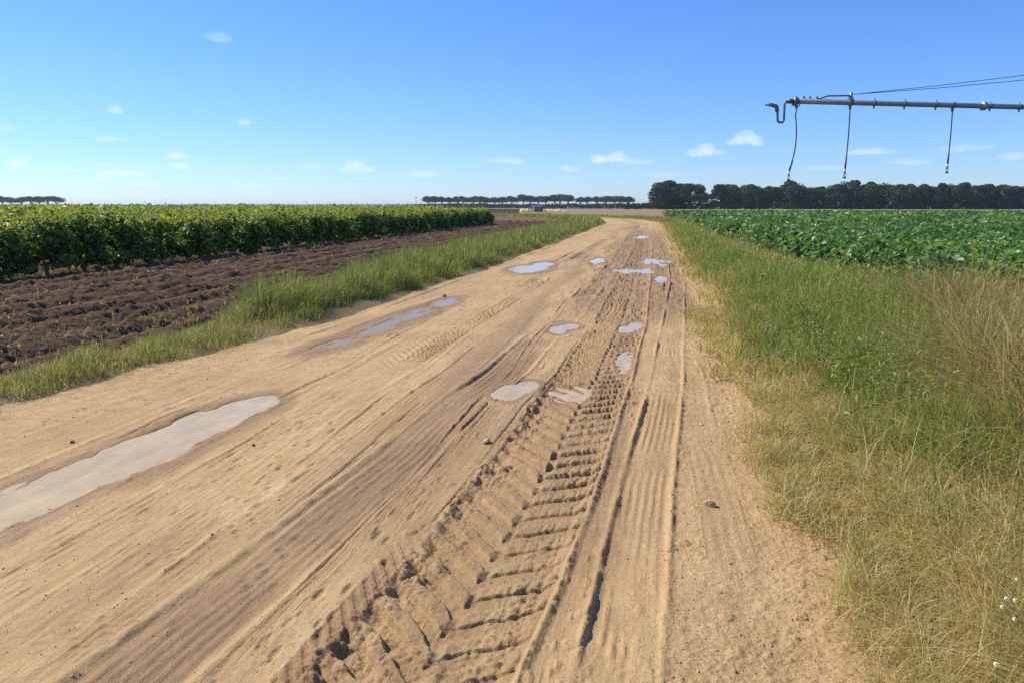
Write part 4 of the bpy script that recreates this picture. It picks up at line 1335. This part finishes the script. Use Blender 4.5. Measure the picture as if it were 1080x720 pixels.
# small fair-weather clouds: each a ragged soft patch of the sky at its own bearing
clouds = [(784, 148, 15, 11, .95), (775, 151, 11, 6, .8), (797, 151, 9, 6, .6), (745, 160, 13, 10, .8), (734, 163, 13, 6, .75), (757, 162, 9, 4, .5), (634, 169, 13, 7, .9), (650, 168, 14, 8, .9), (665, 170, 9, 3, .6), (374, 178, 13, 10, .8), (385, 180, 12, 5, .6), (365, 180, 9, 5, .6), (20, 174, 11, 6, .8), (187, 165, 12, 5, .6), (190, 176, 9, 5, .6), (915, 161, 24, 5, .55), (1070, 166, 14, 6, .6),
          (121, 117, 8, 5, .45), (258, 130, 8, 5, .45), (230, 41, 14, 6, .3), (130, 184, 20, 5, .5), (110, 190, 12, 4, .5), (150, 195, 22, 4, .45), (537, 171, 24, 5, .45), (602, 180, 14, 5, .5), (672, 172, 20, 5, .5), (118, 147, 14, 4, .35),
          (445, 185, 18, 4, .4), (260, 197, 20, 4, .35), (0, 136, 16, 5, .35), (330, 177, 14, 4, .4), (1020, 157, 26, 5, .3), (870, 178, 26, 4, .3), (700, 185, 22, 4, .3), (960, 172, 22, 4, .3)]
nzn = N(nt, 'ShaderNodeTexNoise', i_Scale=34.0, i_Detail=9.0, i_Roughness=.68, i_Distortion=.5)
mp = N(nt, 'ShaderNodeMapping'); mp.inputs['Scale'].default_value = (1, 1, 2.2)
nt.links.new(tc, mp.inputs[0]); nt.links.new(mp.outputs[0], nzn.inputs['Vector'])
nz = math_n(nt, 'MULTIPLY', math_n(nt, 'SUBTRACT', nzn.outputs['Fac'], .5), 3.6)
tot = None
for (cx, cy, rw, rh, op) in clouds:
    p = pix(cx, cy, 1.0) - Vector((0, 0, CAM_H)); d = p.normalized()
    rt = d.cross(Vector((0, 0, 1))).normalized(); upv = rt.cross(d).normalized()
    k = 1 / (FPX * 1.03)
    u = math_n(nt, 'DIVIDE', vdot(tuple(rt)), rw * k)
    v = math_n(nt, 'DIVIDE', math_n(nt, 'SUBTRACT', vdot(tuple(upv)), 0), rh * k)
    v = math_n(nt, 'MULTIPLY', v, math_n(nt, 'ADD', 1.0, math_n(nt, 'MULTIPLY', math_n(nt, 'LESS_THAN', v, 0.0), .9)))
    fr = math_n(nt, 'GREATER_THAN', vdot(tuple(d)), .5)
    r2 = math_n(nt, 'ADD', math_n(nt, 'MULTIPLY', u, u), math_n(nt, 'MULTIPLY', v, v))
    s = math_n(nt, 'SUBTRACT', math_n(nt, 'ADD', math_n(nt, 'MULTIPLY', nz, .9 + .4 * (1 - op)), 1.0), r2)
    s = math_n(nt, 'MULTIPLY', math_n(nt, 'MULTIPLY', s, .6, True), op * .85)
    s = math_n(nt, 'MULTIPLY', s, fr)
    tot = s if tot is None else math_n(nt, 'MAXIMUM', tot, s)
hs = N(nt, 'ShaderNodeHueSaturation', i_Saturation=1.12); nt.links.new(sky.outputs[0], hs.inputs['Color'])
elev = vdot((0, 0, 1))
air_tint = ramp(nt, elev, [(0.0, (.49, .58, .78)), (.14, (.54, .66, .89)), (.45, (.57, .73, 1.0))])
hs2 = mix_col(nt, 1.0, hs.outputs[0], air_tint, 'MULTIPLY')
cm = mix_col(nt, tot, hs2, (5.7, 5.8, 6.0))
nt.links.new(cm, bg.inputs[0]); nt.links.new(bg.outputs[0], out.inputs[0])

sun = bpy.data.lights.new('sun', 'SUN'); sun.energy = 4.2; sun.angle = math.radians(.53); sun.color = (1.0, .93, .82)
so = bpy.data.objects.new('sun', sun); COL.objects.link(so)
so.rotation_euler = (-SUN_DIR).to_track_quat('-Z', 'Y').to_euler()

cam = bpy.data.cameras.new('camera'); co_ = bpy.data.objects.new('camera', cam); COL.objects.link(co_)
cam.sensor_width = 36; cam.lens = FPX / 1080 * 36; cam.clip_start = .05; cam.clip_end = 20000
co_.location = (0, 0, CAM_H); co_.rotation_euler = (math.pi / 2 - PITCH, 0, YAW)
sc.camera = co_
sc.view_settings.view_transform = 'Standard'; sc.view_settings.look = 'None'
sc.cycles.use_denoising = False
sc.view_settings.exposure = .55; sc.view_settings.gamma = 1

# ------------------------------------------------------------------ the air
hz_m, nt = new_mat('thin_haze')
pv = N(nt, 'ShaderNodeVolumePrincipled'); pv.inputs['Color'].default_value = (.72, .84, 1, 1); pv.inputs['Density'].default_value = .00016; pv.inputs['Anisotropy'].default_value = .3
ho = N(nt, 'ShaderNodeOutputMaterial'); nt.links.new(pv.outputs[0], ho.inputs['Volume'])
air = MB().box(-6300, 6300, -6300, 6300, -1.6, 24).build('haze', hz_m)
tag(air, 'thin pale summer haze over the fields', kind='stuff')
